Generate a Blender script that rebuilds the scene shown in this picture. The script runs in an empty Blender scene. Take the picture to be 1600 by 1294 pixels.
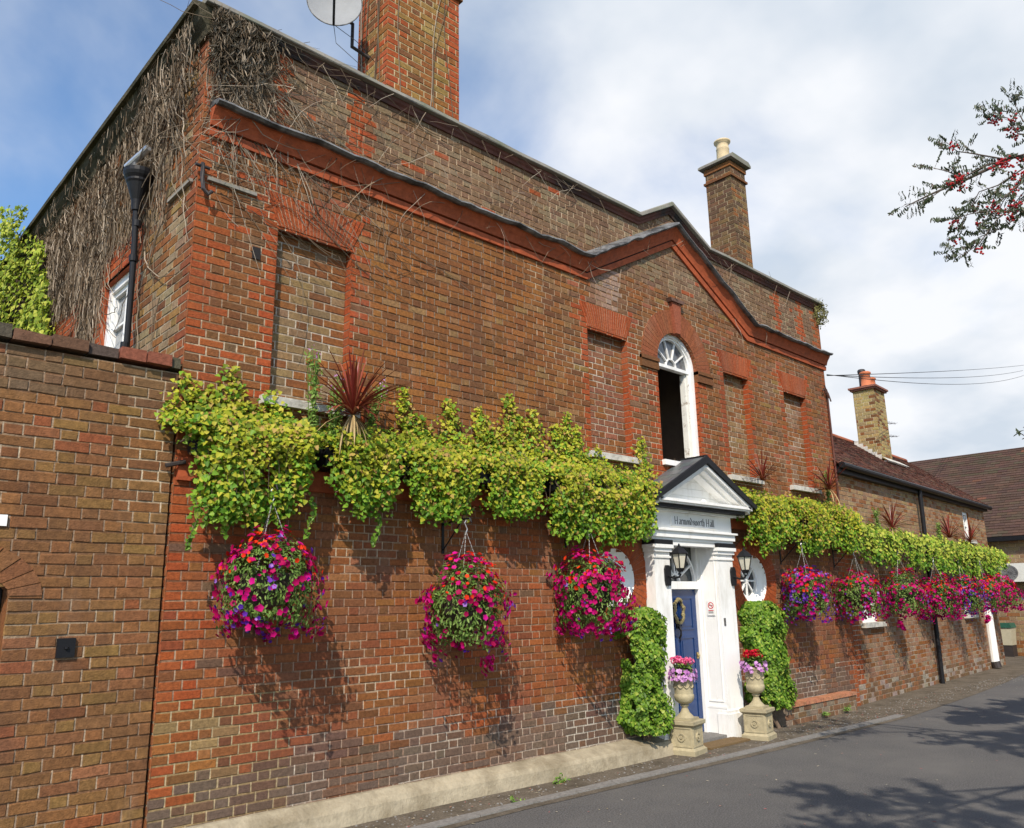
import bpy, math, random
import numpy as np
from mathutils import Vector, Matrix, noise
random.seed(7); rng = np.random.default_rng(7)
R = math.radians
sc = bpy.context.scene
COL = sc.collection
# ------------------------------------------------------------------ camera
EYE = 1.75
cam_d = bpy.data.cameras.new('camera'); cam = bpy.data.objects.new('camera', cam_d); COL.objects.link(cam)
cam_d.sensor_width = 36; cam_d.lens = 28.125; cam_d.clip_start = .05; cam_d.clip_end = 900
cr = Vector((0.73175648, -0.68134353, -0.0174201)).normalized()
cf = Vector((0.66620218, 0.70963113, 0.22934321)).normalized()
cu = cr.cross(cf).normalized(); cr = cf.cross(cu).normalized()
cam.matrix_world = Matrix(((cr.x, cu.x, -cf.x, 0), (cr.y, cu.y, -cf.y, 0), (cr.z, cu.z, -cf.z, EYE), (0, 0, 0, 1)))
sc.camera = cam
sc.view_settings.view_transform = 'Standard'; sc.view_settings.look = 'None'
sc.view_settings.exposure = 0.0; sc.view_settings.gamma = 1
sc.cycles.max_bounces = 6; sc.cycles.transparent_max_bounces = 6
# ------------------------------------------------------------------ sun and sky
LD = Vector((1.05, 1.0, -1.36)).normalized()
sun_d = bpy.data.lights.new('sun', 'SUN'); sun = bpy.data.objects.new('sun', sun_d); COL.objects.link(sun)
sun_d.energy = 5.0; sun_d.angle = R(0.5); sun_d.color = (1, .90, .76)
sun.rotation_euler = LD.to_track_quat('-Z', 'Y').to_euler(); sun.location = (-10, -10, 14)
w = bpy.data.worlds.new('World'); sc.world = w; w.use_nodes = True
nt = w.node_tree; nt.nodes.clear()
def wn(t, **k):
    n = nt.nodes.new(t)
    for a, b in k.items(): setattr(n, a, b)
    return n
out = wn('ShaderNodeOutputWorld'); bg = wn('ShaderNodeBackground'); sky = wn('ShaderNodeTexSky')
sky.sky_type = 'NISHITA'; sky.sun_disc = False; sky.sun_elevation = R(43); sky.sun_rotation = R(226)
sky.air_density = 1.0; sky.dust_density = .6; sky.ozone_density = 2.0
tc = wn('ShaderNodeTexCoord'); sep = wn('ShaderNodeSeparateXYZ'); nt.links.new(tc.outputs['Generated'], sep.inputs[0])
mz = wn('ShaderNodeMath', operation='ADD'); mz.inputs[1].default_value = .28; nt.links.new(sep.outputs[2], mz.inputs[0])
dx = wn('ShaderNodeMath', operation='DIVIDE'); dy = wn('ShaderNodeMath', operation='DIVIDE')
nt.links.new(sep.outputs[0], dx.inputs[0]); nt.links.new(mz.outputs[0], dx.inputs[1])
nt.links.new(sep.outputs[1], dy.inputs[0]); nt.links.new(mz.outputs[0], dy.inputs[1])
cmb = wn('ShaderNodeCombineXYZ'); nt.links.new(dx.outputs[0], cmb.inputs[0]); nt.links.new(dy.outputs[0], cmb.inputs[1])
n1 = wn('ShaderNodeTexNoise'); n1.inputs['Scale'].default_value = 1.5; n1.inputs['Detail'].default_value = 7; n1.inputs['Roughness'].default_value = .52; n1.inputs['Distortion'].default_value = .35
nt.links.new(cmb.outputs[0], n1.inputs['Vector'])
n2 = wn('ShaderNodeTexNoise'); n2.inputs['Scale'].default_value = .7; n2.inputs['Detail'].default_value = 3
nt.links.new(cmb.outputs[0], n2.inputs['Vector'])
# clouds are thicker to the east (down the street)
grad = wn('ShaderNodeMath', operation='MULTIPLY'); nt.links.new(sep.outputs[0], grad.inputs[0]); grad.inputs[1].default_value = .50
ad = wn('ShaderNodeMath', operation='ADD'); nt.links.new(n1.outputs['Fac'], ad.inputs[0]); nt.links.new(grad.outputs[0], ad.inputs[1])
ad2 = wn('ShaderNodeMath', operation='MULTIPLY_ADD'); nt.links.new(n2.outputs['Fac'], ad2.inputs[0]); ad2.inputs[1].default_value = .45; nt.links.new(ad.outputs[0], ad2.inputs[2])
mr = wn('ShaderNodeMapRange'); mr.inputs['From Min'].default_value = .66; mr.inputs['From Max'].default_value = 1.02
mr.interpolation_type = 'SMOOTHSTEP'
gy = wn('ShaderNodeMath', operation='MULTIPLY_ADD'); ymn = wn('ShaderNodeMath', operation='MINIMUM'); nt.links.new(sep.outputs[1], ymn.inputs[0]); ymn.inputs[1].default_value = 0; nt.links.new(ymn.outputs[0], gy.inputs[0]); gy.inputs[1].default_value = .30; nt.links.new(ad2.outputs[0], gy.inputs[2])
gb = wn('ShaderNodeMath', operation='SUBTRACT'); nt.links.new(gy.outputs[0], gb.inputs[0]); gb.inputs[1].default_value = .065
nt.links.new(gb.outputs[0], mr.inputs['Value'])
n3 = wn('ShaderNodeTexNoise'); n3.inputs['Scale'].default_value = 2.2; n3.inputs['Detail'].default_value = 5
nt.links.new(cmb.outputs[0], n3.inputs['Vector'])
ccol = wn('ShaderNodeMix', data_type='RGBA'); ccol.inputs[6].default_value = (6.6, 7.4, 8.4, 1); ccol.inputs[7].default_value = (9.6, 9.8, 10.2, 1)
crr = wn('ShaderNodeMapRange'); crr.inputs['From Min'].default_value = .36; crr.inputs['From Max'].default_value = .56
nt.links.new(n3.outputs['Fac'], crr.inputs['Value']); nt.links.new(crr.outputs[0], ccol.inputs[0])
sg = wn('ShaderNodeHueSaturation'); sg.inputs['Saturation'].default_value = 1.12; sg.inputs['Value'].default_value = 2.1; nt.links.new(sky.outputs[0], sg.inputs['Color'])
mx = wn('ShaderNodeMix', data_type='RGBA'); nt.links.new(mr.outputs[0], mx.inputs[0]); nt.links.new(sg.outputs[0], mx.inputs[6]); nt.links.new(ccol.outputs[2], mx.inputs[7])
nt.links.new(mx.outputs[2], bg.inputs[0]); bg.inputs[1].default_value = .10; nt.links.new(bg.outputs[0], out.inputs[0])

# ------------------------------------------------------------------ materials
def mat(name, color=(.5, .5, .5), rough=.8, attr=False, n_scale=8, n_amt=.25, bump=.3, b_scale=60, b_dist=.004, metallic=0, island=None,
        stain=None, stain_scale=1.2, stain_lo=.5, stain_hi=.7, trans=0, spec=.5, streak=False, pale=None):
    m = bpy.data.materials.new(name); m.use_nodes = True; t = m.node_tree; N = t.nodes; L = t.links
    b = N['Principled BSDF']; b.inputs['Roughness'].default_value = rough; b.inputs['Metallic'].default_value = metallic
    b.inputs['Specular IOR Level'].default_value = spec
    tc = N.new('ShaderNodeTexCoord')
    if attr:
        a = N.new('ShaderNodeAttribute'); a.attribute_name = 'Col'; c = a.outputs['Color']
    elif island:
        g = N.new('ShaderNodeNewGeometry'); r = N.new('ShaderNodeValToRGB'); r.color_ramp.interpolation = 'LINEAR'
        while len(r.color_ramp.elements) < len(island): r.color_ramp.elements.new(.5)
        for i, (p, cc) in enumerate(island):
            r.color_ramp.elements[i].position = p; r.color_ramp.elements[i].color = (*cc, 1)
        L.new(g.outputs['Random Per Island'], r.inputs[0]); c = r.outputs[0]
    else:
        rgb = N.new('ShaderNodeRGB'); rgb.outputs[0].default_value = (*color, 1); c = rgb.outputs[0]
    if n_amt:
        n = N.new('ShaderNodeTexNoise'); n.inputs['Scale'].default_value = n_scale; n.inputs['Detail'].default_value = 6; n.inputs['Roughness'].default_value = .65
        L.new(tc.outputs['Object'], n.inputs['Vector'])
        mp = N.new('ShaderNodeMapRange'); mp.inputs['From Min'].default_value = .25; mp.inputs['From Max'].default_value = .75
        mp.inputs['To Min'].default_value = 1 - n_amt; mp.inputs['To Max'].default_value = 1 + n_amt
        L.new(n.outputs['Fac'], mp.inputs['Value'])
        mu = N.new('ShaderNodeMix'); mu.data_type = 'RGBA'; mu.blend_type = 'MULTIPLY'; mu.inputs[0].default_value = 1
        L.new(c, mu.inputs[6]); L.new(mp.outputs[0], mu.inputs[7]); c = mu.outputs[2]
    if stain:
        n = N.new('ShaderNodeTexNoise'); n.inputs['Scale'].default_value = stain_scale; n.inputs['Detail'].default_value = 8; n.inputs['Roughness'].default_value = .7
        if streak:
            mm = N.new('ShaderNodeMapping'); mm.inputs['Scale'].default_value = (1, 1, .25); L.new(tc.outputs['Object'], mm.inputs[0]); L.new(mm.outputs[0], n.inputs['Vector'])
        else: L.new(tc.outputs['Object'], n.inputs['Vector'])
        mp = N.new('ShaderNodeMapRange'); mp.inputs['From Min'].default_value = stain_lo; mp.inputs['From Max'].default_value = stain_hi
        L.new(n.outputs['Fac'], mp.inputs['Value'])
        mu = N.new('ShaderNodeMix'); mu.data_type = 'RGBA'; L.new(mp.outputs[0], mu.inputs[0]); L.new(c, mu.inputs[6]); mu.inputs[7].default_value = (*stain, 1); c = mu.outputs[2]
    if pale:
        n = N.new('ShaderNodeTexNoise'); n.inputs['Scale'].default_value = 1.9; n.inputs['Detail'].default_value = 9; n.inputs['Roughness'].default_value = .68
        mm = N.new('ShaderNodeMapping'); mm.inputs['Scale'].default_value = (1, 1, .4); mm.inputs['Location'].default_value = (7, 3, 2); L.new(tc.outputs['Object'], mm.inputs[0]); L.new(mm.outputs[0], n.inputs['Vector'])
        mp = N.new('ShaderNodeMapRange'); mp.inputs['From Min'].default_value = .54; mp.inputs['From Max'].default_value = .80; mp.inputs['To Max'].default_value = .32; L.new(n.outputs['Fac'], mp.inputs['Value'])
        mu = N.new('ShaderNodeMix'); mu.data_type = 'RGBA'; L.new(mp.outputs[0], mu.inputs[0]); L.new(c, mu.inputs[6]); mu.inputs[7].default_value = (*pale, 1); c = mu.outputs[2]
    L.new(c, b.inputs['Base Color'])
    if bump:
        n = N.new('ShaderNodeTexNoise'); n.inputs['Scale'].default_value = b_scale; n.inputs['Detail'].default_value = 4
        L.new(tc.outputs['Object'], n.inputs['Vector'])
        bb = N.new('ShaderNodeBump'); bb.inputs['Strength'].default_value = bump; bb.inputs['Distance'].default_value = b_dist
        L.new(n.outputs['Fac'], bb.inputs['Height']); L.new(bb.outputs[0], b.inputs['Normal'])
    if trans:
        tr = N.new('ShaderNodeBsdfTranslucent'); L.new(c, tr.inputs[0]); ms = N.new('ShaderNodeMixShader'); ms.inputs[0].default_value = trans
        L.new(b.outputs[0], ms.inputs[1]); L.new(tr.outputs[0], ms.inputs[2]); L.new(ms.outputs[0], N['Material Output'].inputs[0])
    return m
M = {}
M['brick'] = mat('brickwork', attr=True, rough=.9, n_scale=34, n_amt=.42, bump=.9, b_scale=90, b_dist=.006, stain=(.11, .055, .035), stain_scale=1.3, stain_lo=.50, stain_hi=.90, spec=.2, streak=True, pale=(.40, .27, .19))
M['tile'] = mat('roof_tile', attr=True, rough=.9, n_scale=25, n_amt=.3, bump=.6, b_scale=60, b_dist=.006, spec=.2)
M['red'] = mat('rubbed_red_brick', (.36, .085, .034), rough=.85, n_scale=14, n_amt=.3, bump=.6, b_scale=60, stain=(.12, .05, .035), stain_scale=2.2, stain_lo=.56, stain_hi=.82, spec=.2)
M['dred'] = mat('dark_moulded_brick', (.15, .06, .045), rough=.9, n_scale=6, n_amt=.5, bump=.7, b_scale=50, spec=.2, stain=(.035, .03, .028), stain_scale=1.5, stain_lo=.42, stain_hi=.62)  # dark red brick with blackish mottling
M['coping'] = mat('weathered_stone', (.26, .24, .21), rough=.95, n_scale=5, n_amt=.4, bump=.8, b_scale=30, stain=(.10, .12, .07), stain_scale=2.5, stain_lo=.45, stain_hi=.7, spec=.2)
M['mosscop'] = mat('mossy_stone', (.10, .085, .058), rough=1, n_scale=8, n_amt=.6, bump=.9, b_scale=30, b_dist=.02, stain=(.045, .042, .026), stain_scale=4, stain_lo=.4, stain_hi=.6, spec=.1)
M['lead'] = mat('weathered_lead', (.16, .16, .16), rough=.7, n_scale=9, n_amt=.45, bump=.7, b_scale=20, b_dist=.01, stain=(.035, .035, .035), stain_scale=3, stain_lo=.45, stain_hi=.6)
M['render'] = mat('cream_render', (.36, .31, .22), rough=.9, n_scale=7, n_amt=.28, bump=.7, b_scale=40, b_dist=.012, stain=(.18, .145, .09), stain_scale=2.6, stain_lo=.44, stain_hi=.74, spec=.2)
M['white'] = mat('white_paint', (.87, .87, .85), rough=.45, n_scale=3, n_amt=.05, bump=.12, b_scale=30, stain=(.50, .47, .40), stain_scale=4, stain_lo=.52, stain_hi=.85, streak=True)
M['oldwhite'] = mat('flaking_white_paint', (.72, .71, .66), rough=.6, n_scale=10, n_amt=.12, bump=.5, b_scale=25, stain=(.28, .22, .16), stain_scale=7, stain_lo=.55, stain_hi=.62)
M['sillstone'] = mat('pale_sill_stone', (.55, .53, .47), rough=.85, n_scale=8, n_amt=.25, bump=.5, stain=(.28, .27, .24), stain_scale=6, stain_lo=.48, stain_hi=.65)
M['black'] = mat('black_paint', (.010, .010, .012), rough=.5, n_amt=.2, bump=.15, spec=.25)
M['iron'] = mat('rusty_iron', (.03, .022, .02), rough=.6, n_amt=.4, bump=.4)
M['dark'] = mat('dark_void', (.012, .01, .01), rough=.9, n_amt=.2, bump=0)
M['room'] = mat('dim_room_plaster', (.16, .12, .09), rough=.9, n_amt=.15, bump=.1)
M['glass'] = mat('window_glass', (.03, .04, .045), rough=.04, n_amt=0, bump=.05, b_scale=3, spec=1.0)
M['greyglass'] = mat('light_grey_glass', (.20, .22, .24), rough=.06, n_amt=.1, bump=0, spec=1.0)  # glass given a lighter grey base colour
M['midglass'] = mat('mid_grey_glass', (.10, .105, .11), rough=.12, n_scale=6, n_amt=.3, bump=0, spec=1.0)  # glass in a mottled mid grey
M['lampglass'] = mat('frosted_glass', (.55, .52, .42), rough=.15, n_amt=.1, bump=0)
M['blue'] = mat('blue_gloss_paint', (.008, .036, .135), rough=.22, n_scale=5, n_amt=.12, bump=.08, b_scale=20)
M['brass'] = mat('aged_brass', (.55, .42, .18), rough=.35, metallic=.9, n_amt=.3)
M['bronze'] = mat('tarnished_gilt', (.30, .25, .12), rough=.45, metallic=.5, n_scale=40, n_amt=.6, bump=.6)
M['pedstone'] = mat('cast_stone', (.40, .345, .22), rough=.9, n_scale=10, n_amt=.3, bump=.9, b_scale=70, b_dist=.004, stain=(.24, .2, .13), stain_scale=5, stain_lo=.5, stain_hi=.7, spec=.2)
M['asphalt'] = mat('asphalt', (.108, .104, .100), rough=.9, n_scale=70, n_amt=.85, bump=1, b_scale=120, b_dist=.012, stain=(.15, .142, .13), stain_scale=.9, stain_lo=.42, stain_hi=.78, spec=.3, pale=None)
M['dirt'] = mat('grit_footway', (.15, .125, .095), rough=1, n_scale=45, n_amt=.55, bump=1, b_scale=110, b_dist=.01, stain=(.085, .07, .05), stain_scale=3, stain_lo=.42, stain_hi=.65, spec=.2)
M['kerb'] = mat('kerb_stone', (.20, .19, .175), rough=.95, n_scale=30, n_amt=.35, bump=.7, b_scale=60, spec=.2)
M['grass'] = mat('verge_ground', (.10, .12, .05), rough=1, n_scale=6, n_amt=.5, bump=.6, b_scale=30, b_dist=.02)
M['slate'] = mat('slate', attr=True, rough=.45, n_scale=20, n_amt=.25, bump=.4, b_scale=40)
M['potcream'] = mat('buff_clay', (.58, .46, .28), rough=.8, n_scale=7, n_amt=.2, bump=.3)
M['potred'] = mat('terracotta', (.50, .15, .06), rough=.8, n_scale=7, n_amt=.2, bump=.3)
M['dish'] = mat('grey_dish_enamel', (.24, .25, .26), rough=.65, n_scale=4, n_amt=.15, bump=.05, stain=(.28, .2, .1), stain_scale=5, stain_lo=.62, stain_hi=.8)
M['silver'] = mat('brushed_aluminium', (.62, .63, .65), rough=.35, metallic=.7, n_amt=.1)
M['chain'] = mat('dull_chain', (.30, .29, .28), rough=.5, n_amt=.2, bump=0)
M['mat'] = mat('coir', (.16, .10, .04), rough=1, n_scale=50, n_amt=.4, bump=1, b_scale=200)
M['acwhite'] = mat('offwhite_casing', (.62, .62, .57), rough=.5, n_amt=.08)
M['tanklid'] = mat('dark_green_plastic', (.02, .09, .06), rough=.5, n_amt=.15)
M['tankbody'] = mat('beige_plastic', (.42, .38, .27), rough=.6, n_amt=.15)
M['signred'] = mat('sign_red', (.6, .03, .04), rough=.5, n_amt=0, bump=0)
M['ink'] = mat('sign_ink', (.02, .02, .02), rough=.5, n_amt=0, bump=0)
M['ivy'] = mat('variegated_ivy_leaf', island=[(0, (.12, .18, .02)), (.3, (.26, .32, .022)), (.6, (.44, .45, .035)), (.85, (.56, .50, .07)), (.95, (.46, .30, .10)), (1, (.34, .17, .06))], rough=.5, n_scale=1.7, n_amt=.28, bump=0, trans=.38, spec=.15)
M['ivyb'] = mat('fresh_ivy_leaf', island=[(0, (.06, .16, .012)), (.5, (.15, .31, .025)), (1, (.30, .46, .05))], rough=.42, n_scale=1.7, n_amt=.25, bump=0, trans=.36, spec=.15)
M['ivyg'] = mat('green_ivy_leaf', island=[(0, (.05, .12, .012)), (.45, (.12, .235, .02)), (.8, (.20, .33, .035)), (1, (.36, .42, .07))], rough=.4, n_scale=1.7, n_amt=.3, bump=0, trans=.22, spec=.15)
M['ivyy'] = mat('lime_ivy_leaf', island=[(0, (.12, .19, .02)), (.5, (.30, .38, .04)), (1, (.52, .52, .09))], rough=.45, n_scale=1.5, n_amt=.3, bump=0, trans=.28, spec=.15)
M['stem'] = mat('woody_stem', (.13, .09, .06), rough=.9, n_amt=.3, bump=.3)
M['vine'] = mat('bare_vine', island=[(0, (.08, .055, .035)), (.5, (.185, .14, .095)), (1, (.38, .32, .25))], rough=.95, n_scale=3, n_amt=.35, bump=0, spec=.2)
M['bleaf'] = mat('basket_leaf', island=[(0, (.05, .10, .018)), (.5, (.12, .21, .04)), (1, (.24, .33, .09))], rough=.5, n_amt=.2, bump=0, trans=.2, spec=.15)
M['magenta'] = mat('magenta_petal', island=[(0, (.24, .001, .04)), (.5, (.44, .003, .10)), (1, (.56, .006, .24))], rough=.6, n_amt=.1, bump=0, trans=.2, spec=.15)
M['orange'] = mat('scarlet_petal', island=[(0, (.60, .012, .006)), (1, (.85, .07, .012))], rough=.6, n_amt=.1, bump=0, trans=.3, spec=.15)
M['purple'] = mat('violet_petal', island=[(0, (.06, .01, .26)), (.6, (.16, .03, .42)), (1, (.48, .25, .68))], rough=.6, n_amt=.1, bump=0, trans=.3, spec=.15)
M['pink'] = mat('pink_petal', island=[(0, (.70, .06, .22)), (1, (.88, .25, .42))], rough=.6, n_amt=.1, bump=0, trans=.3, spec=.15)
M['lilac'] = mat('lilac_petal', island=[(0, (.50, .18, .52)), (1, (.80, .50, .80))], rough=.6, n_amt=.1, bump=0, trans=.3, spec=.15)
M['crimson'] = mat('crimson_petal', island=[(0, (.45, .005, .02)), (1, (.72, .02, .05))], rough=.6, n_amt=.1, bump=0, trans=.3, spec=.15)
M['liner'] = mat('moss_liner', (.05, .04, .025), rough=1, n_amt=.4, bump=.8)
M['cord'] = mat('cordyline_blade', island=[(0, (.10, .012, .010)), (.6, (.23, .03, .02)), (1, (.34, .12, .06))], rough=.4, n_amt=.2, bump=0, trans=.15)
M['straw'] = mat('dry_blade', (.38, .27, .12), rough=.7, n_amt=.3, bump=0)
M['weed'] = mat('weed_leaf', island=[(0, (.10, .2, .03)), (1, (.25, .36, .08))], rough=.5, n_amt=.2, bump=0, trans=.3, spec=.15)
M['weedolive'] = mat('olive_weed', island=[(0, (.10, .11, .03)), (1, (.28, .25, .10))], rough=.7, n_amt=.2, bump=0, trans=.2, spec=.15)
M['rowanleaf'] = mat('rowan_leaf', island=[(0, (.03, .045, .02)), (.8, (.07, .095, .04)), (1, (.10, .06, .04))], rough=.5, n_amt=.2, bump=0, trans=.25)
M['berry'] = mat('rowan_berry', (.42, .02, .018), rough=.3, n_amt=.15, bump=0)
M['bark'] = mat('bark', (.09, .07, .055), rough=.95, n_amt=.4, bump=.8)
M['litter'] = mat('fallen_petals', island=[(0, (.5, .45, .35)), (.6, (.3, .25, .15)), (.85, (.5, .1, .1)), (1, (.1, .08, .05))], rough=.8, n_amt=.2, bump=0)

# ------------------------------------------------------------------ builders
class F:                                    # a wall's own frame: s along it, z up it, o out of it
    def __init__(s, o, d, n, u=(0, 0, 1)): s.o = Vector(o); s.d = Vector(d).normalized(); s.n = Vector(n).normalized(); s.u = Vector(u).normalized()
    def p(s, a, z, o=0): return s.o + s.d * a + s.u * z + s.n * o
D = 6.27
FF = F((0, D, 0), (1, 0, 0), (0, -1, 0))
SF = F((2.28, D, 0), (0, 1, 0), (-1, 0, 0))
WA = R(4); WF = F((13.62, D + .02, 0), (math.cos(WA), math.sin(WA), 0), (math.sin(WA), -math.cos(WA), 0))
WORLD = F((0, 0, 0), (1, 0, 0), (0, -1, 0))
class MB:
    def __init__(s): s.v = []; s.f = []; s.m = []; s.c = []
    def add(s, vs, fs, mi=0, col=(.5, .5, .5)):
        b = len(s.v); s.v.extend([tuple(q) for q in vs])
        for q in fs: s.f.append(tuple(b + i for i in q)); s.m.append(mi); s.c.append(col)
    def quad(s, a, b, c, d, mi=0, col=(.5, .5, .5)): s.add([a, b, c, d], [(0, 1, 2, 3)], mi, col)
    def box(s, fr, s0, s1, z0, z1, o0, o1, mi=0, col=(.5, .5, .5), bev=0):
        P = [fr.p(a, z, o) for o in (o0, o1) for z in (z0, z1) for a in (s0, s1)]
        s.add(P, [(0, 1, 3, 2), (4, 6, 7, 5), (0, 4, 5, 1), (2, 3, 7, 6), (0, 2, 6, 4), (1, 5, 7, 3)], mi, col)
    def prism(s, fr, pts, o0, o1, mi=0, col=(.5, .5, .5)):      # polygon (s,z) extruded along o
        n = len(pts); P = [fr.p(a, z, o0) for a, z in pts] + [fr.p(a, z, o1) for a, z in pts]
        s.add(P, [tuple(range(n)), tuple(range(2 * n - 1, n - 1, -1))] + [(i, (i + 1) % n, n + (i + 1) % n, n + i) for i in range(n)], mi, col)
    def ring(s, fr, cs, cz, r0, r1, a0, a1, o0, o1, n=32, mi=0, col=(.5, .5, .5), o0i=None, o1i=None):
        o0i = o0 if o0i is None else o0i; o1i = o1 if o1i is None else o1i
        full = abs(a1 - a0 - 2 * math.pi) < 1e-4; k = n if full else n + 1
        P = []
        for i in range(k):
            a = a0 + (a1 - a0) * i / n; c, q = math.cos(a), math.sin(a)
            P += [fr.p(cs + r0 * c, cz + r0 * q, o0i), fr.p(cs + r1 * c, cz + r1 * q, o0), fr.p(cs + r1 * c, cz + r1 * q, o1), fr.p(cs + r0 * c, cz + r0 * q, o1i)]
        fs = []
        for i in range(n):
            j = (i + 1) % k
            for q in range(4): fs.append((4 * i + q, 4 * j + q, 4 * j + (q + 1) % 4, 4 * i + (q + 1) % 4))
        if not full: fs += [(0, 1, 2, 3), tuple(4 * n + q for q in (3, 2, 1, 0))]
        s.add(P, fs, mi, col)
    def disc(s, fr, cs, cz, r, o, n=32, mi=0, a0=0, a1=2 * math.pi):
        s.add([fr.p(cs + r * math.cos(a0 + (a1 - a0) * i / n), cz + r * math.sin(a0 + (a1 - a0) * i / n), o) for i in range(n + (0 if a1 - a0 > 6.28 else 1))], [tuple(range(n + (0 if a1 - a0 > 6.28 else 1)))], mi)
    def tube(s, pts, r, n=6, mi=0, r1=None, cap=True, col=(.5, .5, .5)):
        pts = [Vector(p) for p in pts]; r1 = r if r1 is None else r1; P = []; m = len(pts)
        for i, p in enumerate(pts):
            t = (pts[min(i + 1, m - 1)] - pts[max(i - 1, 0)])
            t = t.normalized() if t.length > 1e-9 else Vector((0, 0, 1))
            a = t.cross(Vector((0.13, .29, .95))); a = a.normalized() if a.length > 1e-3 else Vector((1, 0, 0)); b = t.cross(a)
            rr = r + (r1 - r) * i / max(1, m - 1)
            for k in range(n): an = 2 * math.pi * k / n; P.append(p + (a * math.cos(an) + b * math.sin(an)) * rr)
        fs = [(i * n + k, i * n + (k + 1) % n, (i + 1) * n + (k + 1) % n, (i + 1) * n + k) for i in range(m - 1) for k in range(n)]
        if cap: fs += [tuple(range(n)), tuple(range((m - 1) * n + n - 1, (m - 1) * n - 1, -1))]
        s.add(P, fs, mi, col)
    def lathe(s, c, prof, n=28, mi=0, wob=None):
        c = Vector(c); P = []
        for r, z in prof:
            for k in range(n):
                a = 2 * math.pi * k / n; rr = r * (1 + (wob(a, z) if wob else 0)); P.append(c + Vector((rr * math.cos(a), rr * math.sin(a), z)))
        m = len(prof); fs = [(i * n + k, i * n + (k + 1) % n, (i + 1) * n + (k + 1) % n, (i + 1) * n + k) for i in range(m - 1) for k in range(n)]
        fs += [tuple(range(n)), tuple(range((m - 1) * n, m * n))]
        s.add(P, fs, mi)
    def build(s, name, mats, parent=None, smooth=False):
        if not isinstance(mats, (list, tuple)): mats = [mats]
        off = wloc(parent); me = bpy.data.meshes.new(name)
        me.from_pydata([(x - off[0], y - off[1], z - off[2]) for x, y, z in s.v], [], s.f)
        for m in mats: me.materials.append(m)
        if len(mats) > 1: me.polygons.foreach_set('material_index', s.m)
        if any(m in (M['brick'], M['tile'], M['slate']) for m in mats):
            ca = me.color_attributes.new('Col', 'FLOAT_COLOR', 'CORNER')
            arr = np.repeat(np.array([(*c, 1.) for c in s.c], dtype=np.float32), [len(f) for f in s.f], axis=0)
            ca.data.foreach_set('color', arr.ravel())
        if smooth: me.polygons.foreach_set('use_smooth', [True] * len(s.f))
        me.update()
        o = bpy.data.objects.new(name, me); COL.objects.link(o)
        if parent: o.parent = parent
        return o
LOC = {}
def wloc(p):
    return LOC.get(p.name, (0, 0, 0)) if p else (0, 0, 0)
def tag(o, label=None, cat=None, group=None, kind=None):
    if label: o['label'] = label
    if cat: o['category'] = cat
    if group: o['group'] = group
    if kind: o['kind'] = kind
    return o
def thing(name, label, cat, loc=(0, 0, 0), group=None):
    o = bpy.data.objects.new(name, None); COL.objects.link(o); o.location = loc; o.empty_display_size = .2
    LOC[o.name] = tuple(loc); tag(o, label, cat, group); return o
def reg(o):                    # lets a part carry sub-parts: same origin as its thing
    if o.parent: LOC[o.name] = wloc(o.parent)
    return o
def sub(o, parent):            # part built relative to its thing's base -> sub-part of a part
    o.parent = parent; return o
def copy_tree(o, parent=None):
    c = o.copy(); COL.objects.link(c)
    if parent: c.parent = parent
    for ch in list(o.children): copy_tree(ch, c)
    return c
def nz(x, y, z=0, s=1.0): return noise.noise(Vector((x * s, y * s, z)))
def vary(c, a):
    k = .91 * (1 + random.uniform(-a, a) * .6); return tuple(max(.004, x * k * (1 + random.uniform(-a * .3, a * .3))) for x in c)
def mixc(a, b, t): t = max(0, min(1, t)); return tuple(x + (y - x) * t for x, y in zip(a, b))

LEAF = (np.array([(0, -.45, 0), (.5, -.3, .12), (.32, .2, .07), (0, .6, -.08), (-.32, .2, .07), (-.5, -.3, .12)]), [(0, 1, 2, 3), (3, 4, 5, 0)])
OVAL = (np.array([(0, -.6, 0), (.22, -.1, .05), (.16, .35, .03), (0, .6, -.06), (-.16, .35, .03), (-.22, -.1, .05)]), [(0, 1, 2, 3), (3, 4, 5, 0)])
NEEDLE = (np.array([(0, -.6, 0), (.07, -.1, .08), (.05, .35, .03), (0, .6, -.1), (-.05, .35, .03), (-.07, -.1, .08)]), [(0, 1, 2, 3), (3, 4, 5, 0)])
def petal_template(k=5):
    v = [(0, 0, -.18)]
    for i in range(k * 2):
        a = math.pi * i / k; r = .5 if i % 2 == 0 else .38
        v.append((r * math.cos(a), r * math.sin(a), .02 if i % 2 == 0 else .06))
    fs = []
    for i in range(k):
        a = 1 + (2 * i - 1) % (2 * k); b = 1 + 2 * i; c = 1 + (2 * i + 1) % (2 * k); fs.append((0, a, b, c))
    return np.array(v), fs
PETAL = petal_template(5)
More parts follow.
